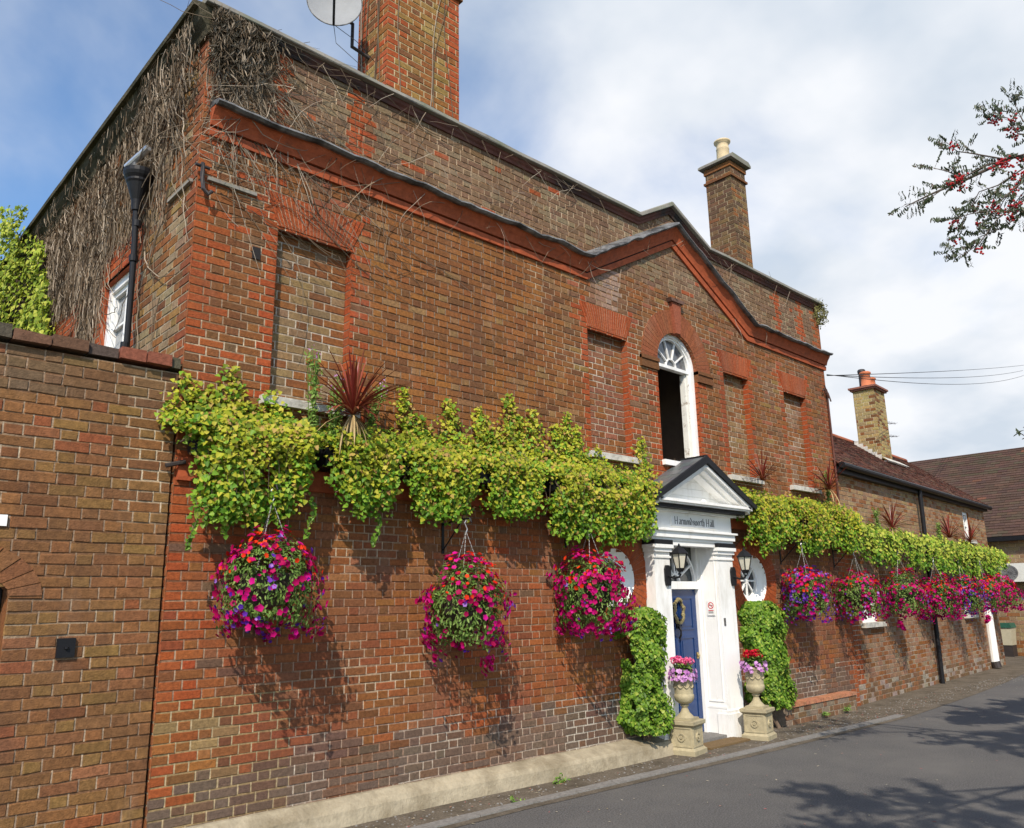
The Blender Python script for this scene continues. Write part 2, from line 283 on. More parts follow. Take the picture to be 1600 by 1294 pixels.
def scatter(name, P, Nn, size, m, parent=None, tmpl=LEAF, down=1.0, jit=.6, midx=None):
    P = np.asarray(P, float); Nn = np.asarray(Nn, float); n = len(P)
    Nn = Nn + rng.normal(0, jit, (n, 3)) * .6; Nn /= np.linalg.norm(Nn, axis=1)[:, None]
    T = np.array([0, 0, -1.0]) * down + rng.normal(0, .6, (n, 3)); T -= (T * Nn).sum(1)[:, None] * Nn; T /= np.linalg.norm(T, axis=1)[:, None] + 1e-9
    B = np.cross(Nn, T); tv, tf = tmpl
    sz = (np.asarray(size) * rng.uniform(.6, 1.25, n))[:, None, None]
    V = P[:, None, :] + sz * (tv[None, :, 0:1] * B[:, None, :] + tv[None, :, 1:2] * T[:, None, :] + tv[None, :, 2:3] * Nn[:, None, :])
    V = V.reshape(-1, 3) - np.array(wloc(parent)); k = len(tv); tfa = np.array(tf)
    faces = (np.arange(n) * k)[:, None, None] + tfa[None]; faces = faces.reshape(-1, tfa.shape[1])
    me = bpy.data.meshes.new(name); me.vertices.add(len(V)); me.vertices.foreach_set('co', V.ravel().astype(np.float32))
    nf = len(faces); q = faces.shape[1]; me.loops.add(nf * q); me.loops.foreach_set('vertex_index', faces.ravel().astype(np.int32))
    me.polygons.add(nf); me.polygons.foreach_set('loop_start', np.arange(0, nf * q, q, dtype=np.int32)); me.polygons.foreach_set('loop_total', np.full(nf, q, dtype=np.int32))
    for mm in (m if isinstance(m, (list, tuple)) else [m]): me.materials.append(mm)
    if midx is not None: me.polygons.foreach_set('material_index', np.repeat(np.asarray(midx, dtype=np.int32), len(tf)))
    me.update(calc_edges=True)
    o = bpy.data.objects.new(name, me); COL.objects.link(o)
    if parent: o.parent = parent
    return o

G = .0795; BL = .226; BH = .108; J = .0105
def bricks(mb, fr, z0, z1, iv, col, mort, o=0., phase=0., g=G, jit=.0022, k0=0, L=BL, H=BH, mort_d=.0055, bedk=.28):
    nC = int(round((z1 - z0) / g)); U = L + H + 2 * J
    for k in range(nC):
        za = z0 + k * g; zb = za + g; zm = za + g / 2; par = (k + k0) % 2
        for a, b in iv(zm):
            if b - a < .02: continue
            x = a                                           # mortar bed, in short lengths
            nseg = max(1, int((b - a) / .35)); dxs = (b - a) / nseg
            for i in range(nseg):
                x0 = a + i * dxs; c = mixc(mort(x0 + dxs / 2, zm), (.12, .06, .035), bedk); dd = o - mort_d
                mb.quad(fr.p(x0, za, dd), fr.p(x0 + dxs, za, dd), fr.p(x0 + dxs, zb, dd), fr.p(x0, zb, dd), 0, c)
            n0 = math.floor((a - phase) / U) - 1; x = phase + n0 * U + (U / 2 if par else 0) + random.uniform(-.004, .004)
            st = 0; segs = []
            while x < b:
                w = L if st == 0 else H
                w += random.uniform(-.006, .006)
                s0, s1 = max(x, a), min(x + w, b)
                if s1 - s0 > .035: segs.append([s0, s1])
                elif s1 > s0 and segs and s1 >= b - .001: segs[-1][1] = b
                x += w + J; st = 1 - st
            if segs:
                if segs[0][0] - a < .05: segs[0][0] = a
                if b - segs[-1][1] < .05: segs[-1][1] = b
            for (p0, p1), (q0, q1) in zip(segs, segs[1:]):
                if q0 > p1: mb.quad(fr.p(p1, za, o - mort_d + .0006), fr.p(q0, za, o - mort_d + .0006), fr.p(q0, zb, o - mort_d + .0006), fr.p(p1, zb, o - mort_d + .0006), 0, mixc(mort(p1, zm), (.66, .57, .44), .22))
            for s0, s1 in segs:
                c = col((s0 + s1) / 2, zm, k, s1 - s0, s0, s1)
                r = lambda: random.uniform(-jit, jit)
                e = .004; oo = o + random.uniform(-.003, .002); ro = random.uniform(-.0012, .0012)
                zt = zb - J + r() * .7; zl = za + r() * .7
                A = [fr.p(s0 + r(), zl + r(), o - mort_d - .002), fr.p(s1 + r(), zl + r(), o - mort_d - .002), fr.p(s1 + r(), zt + r(), o - mort_d - .002), fr.p(s0 + r(), zt + r(), o - mort_d - .002)]
                B = [fr.p(s0 + e + r(), zl + e + r(), oo - ro), fr.p(s1 - e + r(), zl + e + r(), oo + ro), fr.p(s1 - e + r(), zt - e + r(), oo + ro), fr.p(s0 + e + r(), zt - e + r(), oo - ro)]
                mb.add(A + B, [(4, 5, 6, 7), (0, 1, 5, 4), (1, 2, 6, 5), (2, 3, 7, 6), (3, 0, 4, 7)], 0, c)
def cut(ivs, a, b):
    r = []
    for x, y in ivs:
        if b <= x or a >= y: r.append((x, y)); continue
        if a > x: r.append((x, a))
        if b < y: r.append((b, y))
    return r

# palettes (linear albedo)
RED = (.335, .074, .023); BRN = (.242, .093, .030); ORB = (.280, .110, .031); DRK = (.172, .074, .030); YEL = (.262, .152, .050); PNK = (.26, .110, .048); GRY = (.170, .098, .050); PUR = (.150, .086, .052)
def pick(lst):
    t = random.random() * sum(w for w, _ in lst)
    for w, c in lst:
        t -= w
        if t <= 0: return c
    return lst[-1][1]
PANELS = [(3.03, 3.80), (7.20, 7.98), (10.26, 10.96), (12.05, 12.80)]
PZ0, PZ1 = 3.50, 5.11
WC = 9.085; WR = .465; WSP = 4.95           # arched window: centre, radius, springing
OCZ = 2.0; OCR = .36; OCS = (7.52, 10.62)
DO0, DO1 = 8.39, 9.52
def lowcol(s, z):
    if z < .62 + .3 * nz(s, z, 3, 1.2): return pick([(5, (.13, .085, .06)), (3, (.15, .10, .07)), (1, DRK), (1.5, (.19, .09, .045))])
    r = nz(s, z, 9, .6)
    A = (.310, .094, .031); B = (.262, .085, .030)
    if s > 9.9: return pick([(5, (.20, .077, .038)), (4, BRN), (3, (.17, .075, .038)), (1, A), (.6, PUR)])
    if s < 2.9: return pick([(3, RED), (4, BRN), (3, A), (1, PUR), (1, PNK)]) if z > 1.0 else pick([(4, BRN), (2, (.27, .17, .075)), (2, ORB), (1, DRK)])
    return pick([(5, A), (5, B), (1, RED), (1, PNK), (.4, PUR), (2, BRN)]) if r > -.1 else pick([(5, BRN), (4, B), (1, PNK), (1, DRK)])
def fcol(s, z, k, w, s0, s1):
    for a, b in PANELS:
        if z > 3.3 and z < 5.5:
            t = .235 if k % 2 else .13
            if a - t - .02 < s0 and s1 < a + .02 or b - .02 < s0 and s1 < b + t + .02 or (a - t < (s0 + s1) / 2 < b + t and z > 5.11 and z < 5.42): return vary(RED, .2)
    if z > 3.3 and z < 4.95:
        t = .25 if k % 2 else .14
        if WC - WR - t < (s0 + s1) / 2 < WC + WR + t: return vary(RED, .2)
    if s < 2.28 + (.28 if k % 2 else .16) and random.random() < (.85 if z > 3.9 or 1.6 < z < 2.75 else .45): return vary(mixc(RED, BRN, random.random() * .5), .2)
    if s > 13.2 and s > 13.62 - (.25 if k % 2 else .14): return vary(mixc(RED, BRN, .4), .2)
    if z < 2.9:
        c = vary(lowcol(s, z), .2)
        e = nz(s, z * .5, 1, .9) + .25 * nz(s, z, 5, 6)
        e += .35 * nz(s * 2.2, z * .35, 21)
        if e > .25: c = mixc(c, (.42, .28, .20), min(.28, (e - .25) * .8))
        if nz(s * 1.6, z * .5, 33) > .18: c = mixc(c, (.13, .05, .035), .35)
        if z < .5: c = mixc(c, (.13, .095, .07), .45)
        return c
    if z > 6.05:
        c = vary(pick([(4, (.17, .10, .06)), (4, (.20, .12, .07)), (3, (.22, .16, .095)), (.4, RED), (1, GRY)]), .15)
        if 12.0 < s < 12.25 or 3.75 < s < 3.95 or 2.9 < s < 3.1 or 12.8 < s < 13.0: c = vary(RED, .2)
        return c
    base = pick([(6, BRN), (3, (.21, .105, .055)), (2, DRK), (.5, YEL), (.7, (.30, .10, .05))])
    if s < 3: base = pick([(4, DRK), (4, BRN), (1, RED), (.3, GRY)])
    if 3.9 < s < 6.9: base = pick([(4, ORB), (5, BRN), (1.2, (.27, .145, .06)), (1.8, DRK)])
    c = vary(base, .17)
    e = nz(s, z, 1, 1.3)
    if 7.2 < s < 8.3 and z > 5.05 and e > -.1: c = mixc(c, (.45, .38, .34), .45 * (1 - abs(s - 7.75) / .6))
    return c
def fmort(s, z):
    wht = (.54, .43, .29); brn = (.13, .065, .03); buff = (.26, .145, .065)
    n = nz(s, z, 4, 1.4) + .4 * nz(s, z, 8, 7)
    if z < 2.8:
        c = mixc((.20, .085, .042), wht, .02 + n * 1.0)
        if z < .7: c = mixc(c, (.52, .47, .39), .45 + 1.2 * n)
        if s < 3.4 and z < 1.1: c = (.34, .25, .12)
        return c
    if z > 6.05: return mixc(buff, wht, .1 + n)
    if 4.0 < s < 6.3 and z > 3.2: return mixc(brn, buff, .1 + n * .6)
    return mixc(buff, wht, .28 + n * 1.6) if s > 5.9 else mixc(mixc(buff, brn, .4), wht, .25 + n * 1.5)

# ================================================================== SETTING
def sheet(name, pts, z, m):
    mb = MB(); mb.add([(x, y, z) for x, y in pts], [tuple(range(len(pts)))]); o = mb.build(name, m); tag(o, kind='structure'); return o
sheet('ground', [(-400, -400), (500, -400), (500, 500), (-400, 500)], -.03, M['grass'])
rd = [(-60, -3.2), (-60, 5.62), (5.2, 5.55), (9.2, 5.38), (12.7, 5.30), (16.2, 5.52), (19.0, 5.80), (22.5, 6.26), (25.5, 6.7), (26.2, 6.6), (26.2, -3.2)]
sheet('road', rd, 0.0, M['asphalt'])
sheet('pavement', [(-60, 5.50), (-60, 6.6), (24.5, 7.9), (26.9, 9.5), (26.9, 6.5), (25.5, 6.55), (22.5, 6.1), (19, 5.66), (16.2, 5.40), (12.7, 5.18), (9.2, 5.26), (5.2, 5.45)], .004, M['dirt'])
# flush kerb stones as one strip with joints
mb = MB(); x = -8.0
def ky(x):
    pts = [(-60, 5.62), (5.2, 5.56), (9.2, 5.38), (12.7, 5.28), (16.2, 5.5), (24, 6.4)]
    for (a, b), (c, d) in zip(pts, pts[1:]):
        if a <= x <= c: return b + (d - b) * (x - a) / (c - a)
    return 6
while x < 12.6:
    l = random.uniform(.5, .8); y0, y1 = ky(x), ky(x + l); h = .014 + random.uniform(0, .008)
    V = [(x + .006, y0 - .01, -.02), (x + l - .006, y1 - .01, -.02), (x + l - .006, y1 + .12, -.02), (x + .006, y0 + .12, -.02)]
    V += [(a, b, h + random.uniform(-.003, .003)) for a, b, _ in V]
    mb.add(V, [(4, 5, 6, 7), (0, 1, 5, 4), (1, 2, 6, 5), (2, 3, 7, 6), (3, 0, 4, 7)]); x += l
tag(mb.build('kerb', M['kerb']), kind='structure')

# ================================================================== THE HOUSE
house = thing('brick_house', 'large brown and red brick house with stepped gabled parapet, white porch and blind windows', 'house', (9, D + 3, 0))
def fiv(z):
    iv = [(2.28, 13.62)]
    if PZ0 < z < PZ1:
        for a, b in PANELS: iv = cut(iv, a, b)
    if 3.52 < z < WSP: iv = cut(iv, WC - WR, WC + WR)
    elif WSP <= z < WSP + WR:
        h = math.sqrt(max(0, WR ** 2 - (z - WSP) ** 2)); iv = cut(iv, WC - h, WC + h)
    if z < 2.56: iv = cut(iv, DO0, DO1)
    for c in OCS:
        if abs(z - OCZ) < OCR: h = math.sqrt(OCR ** 2 - (z - OCZ) ** 2); iv = cut(iv, c - h, c + h)
    if z > 6.92:
        h = (7.36 - z) / .46 * .75; iv = [(9.13 - h, 9.13 + h)] if h > .05 else []
    return iv
fw = MB(); bricks(fw, FF, 0, 7.35, fiv, fcol, fmort, g=.0725, L=.203, H=.097, jit=.003)
front = reg(fw.build('front_wall', M['brick'], house))
# recessed panels of the blind windows
def pcol(s, z, k, w, s0, s1):
    if s < 6: return vary(pick([(4, (.27, .18, .08)), (4, BRN), (2, (.24, .16, .085)), (1, DRK), (1, ORB)]), .16)
    if s < 9: return vary(pick([(5, (.25, .10, .055)), (4, BRN), (1, DRK)]), .16)
    if s < 11.5: return vary(pick([(4, (.27, .16, .075)), (3, BRN), (1, YEL)]), .16)
    return vary(pick([(4, BRN), (2, (.28, .16, .09)), (1, ORB)]), .2)
for i, (a, b) in enumerate(PANELS):
    bw = MB(); bricks(bw, FF, PZ0, PZ1 + .03, lambda z: [(a, b)], pcol, lambda s, z: mixc((.36, .28, .18), (.62, .55, .44), .4 + nz(s, z, 2, 3)), o=-.10, phase=a + .03, k0=1)
    for s0, s1 in ((a, a), (b, b)):
        for k in range(20):
            c = vary(RED, .2); z0 = PZ0 + k * G
            bw.quad(FF.p(s0, z0 + .006, .0), FF.p(s0, z0 + .006, -.11), FF.p(s0, z0 + G - .004, -.11), FF.p(s0, z0 + G - .004, .0), 0, c)
        bw.quad(FF.p(s0 + (.004 if s0 == b else -.004), PZ0, -.005), FF.p(s0 + (.004 if s0 == b else -.004), PZ0, -.12), FF.p(s0 + (.004 if s0 == b else -.004), PZ1, -.12), FF.p(s0 + (.004 if s0 == b else -.004), PZ1, -.005), 0, (.4, .33, .24))
    bw.quad(FF.p(a, PZ1, -.001), FF.p(b, PZ1, -.001), FF.p(b, PZ1, -.12), FF.p(a, PZ1, -.12), 0, RED)
    bw.build('blind_window', M['brick'], house)
    # flat gauged arch above
    fa = MB(); n = 22; cx = (a + b) / 2; hw0 = (b - a) / 2; hw1 = hw0 + .14
    for q in range(n):
        t0, t1 = -1 + 2 * q / n, -1 + 2 * (q + 1) / n; e = .0045 / hw0; z0, z1 = 5.105, 5.42
        fa.prism(FF, [(cx + (t0 + e) * hw0, z0), (cx + (t1 - e) * hw0, z0), (cx + (t1 - e) * hw1, z1), (cx + (t0 + e) * hw1, z1)], -.02, .006 + random.uniform(-.001, .001), 0, vary(RED, .16))
    fa.box(FF, cx - hw0 - .01, cx + hw0 + .01, 5.107, 5.415, -.02, .0025, 0, (.36, .22, .14))
    fa.build('flat_arch', M['brick'], house)
    sl = MB(); P = [(a - .1, .0), (b + .1, .0)]; n = 8
    sl.box(FF, a - .09, b + .1, 3.43, 3.505, -.1, .07); sl.build('sill', M['sillstone'], house)
# lead fixing nail
# side wall -------------------------------------------------
SWIN = [(1.43, 2.38, 3.9, 5.05), (3.45, 4.35, 3.8, 4.85)]
def siv(z):
    iv = [(0, 10.5)]
    for a, b, z0, z1 in SWIN:
        if z0 < z < z1: iv = cut(iv, a, b)
    return iv
def scol(s, z, k, w, s0, s1):
    for a, b, z0, z1 in SWIN:
        if a - .12 - .1 * (k % 2) < s < b + .12 + .1 * (k % 2) and z0 < z < z1 + .32: return vary(RED, .2)
    if s < .16 + .1 * (k % 2): return vary(mixc(RED, DRK, .65), .25)
    return vary(pick([(4, BRN), (3, (.27, .19, .11)), (2, DRK), (1, YEL)]), .2)
sw = MB(); bricks(sw, SF, 0, 7.0, siv, scol, lambda s, z: mixc((.34, .28, .18), (.5, .44, .33), .4 + nz(s, z, 6, 2)), k0=1)
sw.build('side_wall', M['brick'], house)
for i, (a, b, z0, z1) in enumerate(SWIN):
    m1 = MB()
    for s_ in (a, b): m1.quad(SF.p(s_, z0, .0), SF.p(s_, z0, -.14), SF.p(s_, z1, -.14), SF.p(s_, z1, .0))
    m1.quad(SF.p(a, z1, 0), SF.p(b, z1, 0), SF.p(b, z1, -.14), SF.p(a, z1, -.14)); m1.quad(SF.p(a, z0, 0), SF.p(b, z0, 0), SF.p(b, z0, -.14), SF.p(a, z0, -.14))
    reg(m1.build('window_reveal', M['red'], house))
    f = MB(); o0, o1 = -.13, -.05
    f.box(SF, a, a + .09, z0, z1, o0, o1); f.box(SF, b - .09, b, z0, z1, o0, o1); f.box(SF, a + .09, b - .09, z1 - .09, z1, o0, o1 - .002); f.box(SF, a + .09, b - .09, z0, z0 + .08, o0, o1 - .002)
    f.box(SF, a + .09, a + .13, z0 + .08, z1 - .09, o0, -.08); f.box(SF, b - .13, b - .09, z0 + .08, z1 - .09, o0, -.08); f.box(SF, a + .13, b - .13, z1 - .14, z1 - .09, o0, -.082)
    f.box(SF, (a + b) / 2 - .016, (a + b) / 2 + .016, z0 + .08, z1 - .14, -.12, -.085)
    for zz in (z0 + .36, z0 + .66): f.box(SF, a + .13, b - .13, zz - .012, zz + .012, -.12, -.088)
    wf = reg(f.build('sash_window', M['white'], house))
    p = MB(); p.box(SF, a + .1, b - .1, z0 + .05, z1 - .1, -.125, -.12); sub(p.build('pane', M['greyglass'], house), wf)
# east return, back and roof so that the house is solid
cw = MB()
cw.box(WORLD, 2.46, 13.60, 6.15, 6.25, -(D + 10), -(D + .02))
cw.quad((13.62, D, 0), (13.62, D + 10.5, 0), (13.62, D + 10.5, 6.95), (13.62, D, 6.95)); cw.quad((2.3, D + 10.5, 0), (13.62, D + 10.5, 0), (13.62, D + 10.5, 6.95), (2.3, D + 10.5, 6.95))
cw.build('roof_deck', M['lead'], house)
pb = MB(); pb.prism(FF, [(2.3, 6.2), (13.61, 6.2), (13.61, 6.9), (9.98, 6.9), (9.13, 7.33), (8.28, 6.9), (2.3, 6.9)], -.30, -.03, 0, BRN); pb.box(SF, .3, 10.4, 6.2, 6.98, -.3, -.03, 0, BRN)
pb.build('parapet_back', M['brick'], house)
# cornice and coping swept along (s,z) paths ------------------
def sweep(mb, fr, path, prof, mi=0, caps=True, jz=None):
    n = len(path); rows = []
    for i, (s, z) in enumerate(path):
        if i == 0: d0 = d1 = Vector((path[1][0] - s, path[1][1] - z)).normalized()
        elif i == n - 1: d0 = d1 = Vector((s - path[i - 1][0], z - path[i - 1][1])).normalized()
        else: d0 = Vector((s - path[i - 1][0], z - path[i - 1][1])).normalized(); d1 = Vector((path[i + 1][0] - s, path[i + 1][1] - z)).normalized()
        n0 = Vector((-d0.y, d0.x)); n1 = Vector((-d1.y, d1.x)); m = (n0 + n1).normalized(); k = 1 / max(.3, m.dot(n0))
        rows.append([fr.p(s + m.x * h * k, z + m.y * h * k + (jz(i, j) if jz else 0), o) for j, (o, h) in enumerate(prof)])
    q = len(prof)
    mb.add([p for r_ in rows for p in r_], [(i * q + j, (i + 1) * q + j, (i + 1) * q + (j + 1) % q, i * q + (j + 1) % q) for i in range(n - 1) for j in range(q)] + ([tuple(range(q)), tuple(range((n - 1) * q, n * q))] if caps else []), mi)
def subdiv(path, step=.25):
    r = [path[0]]
    for (a, b), (c, d) in zip(path, path[1:]):
        n = max(1, int(math.hypot(c - a, d - b) / step))
        for i in range(1, n + 1): r.append((a + (c - a) * i / n, b + (d - b) * i / n))
    return r
cpath = [(2.34, 5.725), (7.22, 5.725), (9.11, 6.755), (11.01, 5.725), (13.66, 5.725)]
cm = MB()
sweep(cm, FF, cpath, [(-.02, 0), (.028, 0), (.034, .055), (.034, .075), (-.02, .075)])
sweep(cm, FF, cpath, [(-.02, .092), (.05, .092), (.056, .115), (.06, .13), (.08, .175), (.115, .225), (.13, .262), (-.02, .262)])
cor = reg(cm.build('cornice', M['red'], house))
cg = MB(); sweep(cg, FF, cpath, [(-.02, .07), (.012, .07), (.012, .095), (-.02, .095)]); sub(cg.build('cornice_joint', M['dred'], house), cor)
cl = MB(); cp = subdiv(cpath, .12)
droop = [random.uniform(-.016, .008) + .035 * nz(i * .30, 3, 1) - .008 for i in range(len(cp))]
sweep(cl, FF, cp, [(-.02, .264), (.165, .25), (.195, .268), (.185, .290), (-.02, .345)], jz=lambda i, j: droop[i] if j in (1, 2, 3) else 0)
sub(cl.build('cornice_capping', M['lead'], house), cor)
apath = [(2.20, 6.86), (8.36, 6.86), (9.11, 7.27), (9.98, 6.86), (13.70, 6.86)]
am = MB()
sweep(am, FF, apath, [(-.02, 0), (.02, 0), (.028, .03), (.05, .05), (.058, .09), (-.02, .09)])
ac = reg(am.build('parapet_moulding', M['dred'], house))
ap = subdiv(apath, .45); ak = MB()
sweep(ak, FF, ap, [(-.36, .092), (.105, .092), (.112, .10), (.108, .14), (.09, .15), (-.36, .155)], jz=lambda i, j: .014 * nz(i * .9, j * .3, 2))
sub(ak.build('parapet_coping', M['coping'], house), ac)
spath = [(-.06, 6.84), (10.5, 6.84)]
sm_ = MB(); sweep(sm_, SF, subdiv(spath, .3), [(-.02, -.16), (.03, -.16), (.05, -.10), (.10, -.04), (.13, .05), (-.02, .05)]); smo = reg(sm_.build('side_moulding', M['mosscop'], house))
sk = MB(); sweep(sk, SF, subdiv(spath, .4), [(-.36, .052), (.175, .052), (.18, .10), (-.36, .16)], jz=lambda i, j: .01 * nz(i * .9, j * .3, 5)); sub(sk.build('side_coping', M['mosscop'], house), smo)
# plat band behind the ivy and rendered plinth
bm_ = MB()
for s0, s1 in ((2.30, 8.12), (10.02, 13.6)): bm_.box(FF, s0, s1, 2.72, 2.90, -.01, .035)
bm_.build('plat_band', M['red'], house)
pl = MB(); pts = subdiv([(-.6 + 2.9, 0), (8.16, 0)], .3)
prof = [(-.02, -.05), (.17, -.05), (.15, .04), (.13, .115), (.10, .15), (.03, .20), (-.02, .205)]
sweep(pl, FF, pts, prof, jz=lambda i, j: .008 * nz(i * .5, j, 3) if j else 0)
for v in range(len(pl.v)):
    x_, y_, z_ = pl.v[v]
    if x_ > 4.8 and y_ < D - .05: pl.v[v] = (x_, y_ - min(.12, (x_ - 4.8) * .05), z_)
pl.build('plinth', M['render'], house, smooth=False)
lp = MB(); bricks(lp, F((0, D - .2, 0), (1, 0, 0), (0, -1, 0)), 0, .235, lambda z: [(10.83, 13.05)], lambda *a: vary(pick([(3, (.22, .17, .12)), (2, GRY), (2, (.20, .10, .055))]), .15), lambda s, z: (.36, .31, .23))
x = 10.83
while x < 13.02:
    c = vary((.46, .2, .11), .15); P = [(x + .004, .236), (x + .07, .236), (x + .07, .285), (x + .004, .285)]
    lp.prism(F((0, D - .2, 0), (1, 0, 0), (0, -1, 0)), P, -.18, .015, 0, c); x += .074
lp.box(FF, 10.83, 13.05, 0, .234, .0, .19, 0, (.3, .25, .2)); lp.build('low_brick_plinth', M['brick'], house)

# arched window ------------------------------------------------
vr = MB(); n = 34
for q in range(n):
    a0 = math.pi * q / n + .004; a1 = math.pi * (q + 1) / n - .004
    vr.ring(FF, WC, WSP, WR, .80, a0, a1, -.10, .012 + random.uniform(-.001, .001), n=1, col=vary((.27, .088, .038), .14))
vr.ring(FF, WC, WSP, WR + .002, .798, 0, math.pi, -.10, .006, n=34, col=(.55, .40, .28))
for s_ in (-1, 1):
    a, b = sorted((WC + s_ * WR, WC + s_ * .84)); vr.box(FF, a, b, WSP - .16, WSP - .002, -.1, .03, 0, vary(DRK, .1)); vr.box(FF, a, b, WSP - .05, WSP - .001, -.1, .045, 0, DRK)
    for k in range(18):
        z0 = 3.52 + k * G
        if z0 + G < WSP - .1: vr.quad(FF.p(WC + s_ * WR, z0 + .004, -.001), FF.p(WC + s_ * WR, z0 + .004, -.12), FF.p(WC + s_ * WR, z0 + G - .004, -.12), FF.p(WC + s_ * WR, z0 + G - .004, -.001), 0, vary(RED, .15))
vr.prism(FF, [(WC - .055, WSP + WR - .01), (WC + .055, WSP + WR - .01), (WC + .10, 5.86), (WC - .10, 5.86)], -.05, .06, 0, (.28, .085, .045))
vr.prism(FF, [(WC - .14, 5.862), (WC + .14, 5.862), (WC + .17, 5.915), (WC - .17, 5.91)], -.05, .085, 0, (.14, .08, .06))
vr.build('window_arch', M['brick'], house)
aw = MB(); O0, O1 = -.16, -.05
aw.ring(FF, WC, WSP, WR - .05, WR, 0, math.pi, O0, O1, n=28); aw.ring(FF, WC, WSP, WR - .078, WR - .05, 0, math.pi, O0, O1 - .03, n=28)
aw.box(FF, WC - WR, WC - WR + .03, 3.56, WSP, O0, O1); aw.box(FF, WC + WR - .075, WC + WR, 3.56, WSP, O0, O1)
aw.box(FF, WC - WR - .02, WC + WR + .02, 3.49, 3.56, -.2, .05)
aw.box(FF, WC - WR + .03, WC + WR - .075, WSP - .045, WSP, O0, O1 - .03)
for an in (36, 72, 108, 144):
    a = R(an); c, s_ = math.cos(a), math.sin(a); r0, r1 = .115, WR - .065; t = .008
    aw.prism(FF, [(WC + r0 * c - t * s_, WSP + r0 * s_ + t * c), (WC + r1 * c - t * s_, WSP + r1 * s_ + t * c), (WC + r1 * c + t * s_, WSP + r1 * s_ - t * c), (WC + r0 * c + t * s_, WSP + r0 * s_ - t * c)], -.13, -.10)
aw.ring(FF, WC, WSP, .105, .122, 0, math.pi, -.13, -.098, n=14)
awo = reg(aw.build('arched_window', M['white'], house))
sj = MB(); sj.box(FF, WC + WR - .115, WC + WR - .077, 3.56, WSP - .05, -.17, -.09); sj.box(FF, WC + WR - .14, WC + WR - .117, 3.56, WSP - .05, -.20, -.12); sub(sj.build('sash_jamb', M['oldwhite'], house), awo)
pn = MB(); pn.disc(FF, WC, WSP, WR - .05, -.125, 24, a0=0, a1=math.pi); sub(pn.build('pane', M['midglass'], house), awo)
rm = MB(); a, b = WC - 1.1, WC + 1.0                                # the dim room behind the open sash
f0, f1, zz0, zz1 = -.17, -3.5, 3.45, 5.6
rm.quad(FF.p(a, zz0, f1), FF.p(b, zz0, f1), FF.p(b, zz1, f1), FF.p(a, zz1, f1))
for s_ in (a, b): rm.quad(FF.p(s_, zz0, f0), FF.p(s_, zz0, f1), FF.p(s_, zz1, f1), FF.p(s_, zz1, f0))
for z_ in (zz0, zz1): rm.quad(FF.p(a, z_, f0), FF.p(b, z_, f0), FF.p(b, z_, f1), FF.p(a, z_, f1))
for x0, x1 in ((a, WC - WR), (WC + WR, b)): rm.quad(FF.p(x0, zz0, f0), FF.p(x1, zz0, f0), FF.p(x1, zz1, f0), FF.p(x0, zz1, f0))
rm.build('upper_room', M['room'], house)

ho = MB(); ho.tube([FF.p(WC - .12, WSP - .06, -.30), FF.p(WC - .12, 4.2, -.30)], .0025, 4)
for z_ in (4.52, 4.27):
    ho.lathe(FF.p(WC - .12, z_, -.30), [(.002, -.05), (.018, -.02), (.012, .0), (.002, .03)], 8)
    ho.prism(FF, [(WC - .17, z_ - .02), (WC - .12, z_ - .005), (WC - .07, z_ + .02), (WC - .12, z_ + .015)], -.305, -.298)
tag(ho.build('hanging_ornament', M['white']), 'small white bird ornament dangling in the open arched window', 'ornament')
# oculi ---------------------------------------------------------
for c in OCS:
    o = MB(); n = 46
    for q in range(n):
        o.ring(FF, c, OCZ, OCR, .62, 2 * math.pi * q / n + .006, 2 * math.pi * (q + 1) / n - .006, -.02, .012, n=1, col=vary(RED, .15))
    o.ring(FF, c, OCZ, OCR + .001, .618, 0, 2 * math.pi, -.02, .007, n=46, col=(.36, .2, .14))
    oo = reg(o.build('round_window', M['brick'], house))
    w_ = MB(); w_.ring(FF, c, OCZ, .245, OCR, 0, 2 * math.pi, -.16, .0, n=40, o1i=-.11, o0i=-.16); w_.ring(FF, c, OCZ, .225, .262, 0, 2 * math.pi, -.15, -.09, n=40)
    for k in range(4):
        a = math.pi * k / 4; cc, s_ = math.cos(a), math.sin(a); r1 = .24; t = .011
        w_.prism(FF, [(c - r1 * cc - t * s_, OCZ - r1 * s_ + t * cc), (c + r1 * cc - t * s_, OCZ + r1 * s_ + t * cc), (c + r1 * cc + t * s_, OCZ + r1 * s_ - t * cc), (c - r1 * cc + t * s_, OCZ - r1 * s_ - t * cc)], -.14, -.105 - .0015 * k)
    sub(w_.build('frame', M['white'], house), oo)
    g = MB(); g.disc(FF, c, OCZ, .25, -.13, 32); sub(g.build('pane', M['glass'], house), oo)

# ---------------------------------------------------------------- porch
PO = MB(); PC = 8.998
for a, b in ((8.10, 8.42), (9.49, 9.86)):
    PO.box(FF, a, b, 0, 2.30, -.0, .15); PO.box(FF, a - .03, b + (.03 if a > 9 else .0), 0, .30, .0, .185); PO.box(FF, a - .015, b, .30, .34, 0, .17)
    PO.box(FF, a - .012, b + .012, 2.26, 2.285, .0, .165); PO.box(FF, a - .02, b + .02, 2.335, 2.38, .0, .178); PO.box(FF, a - .035, b + .035, 2.38, 2.425, .0, .2)
    PO.box(FF, a, b, 2.30, 2.336, 0, .152)
porch = reg(PO.build('porch', M['white'], house))
def sp(mb, name, m): return sub(mb.build(name, m, house), porch)
e = MB()
e.box(FF, 8.07, 9.89, 2.485, 2.52, .0, .165); e.box(FF, 8.05, 9.91, 2.52, 2.60, .0, .19); e.box(FF, 8.02, 9.94, 2.60, 2.625, .0, .22)
e.box(FF, 8.08, 9.88, 2.625, 2.86, .0, .158); e.box(FF, 8.04, 9.94, 2.845, 2.875, 0, .22); 
e.box(FF, 8.1, 9.86, 2.425, 2.487, .0, .148)
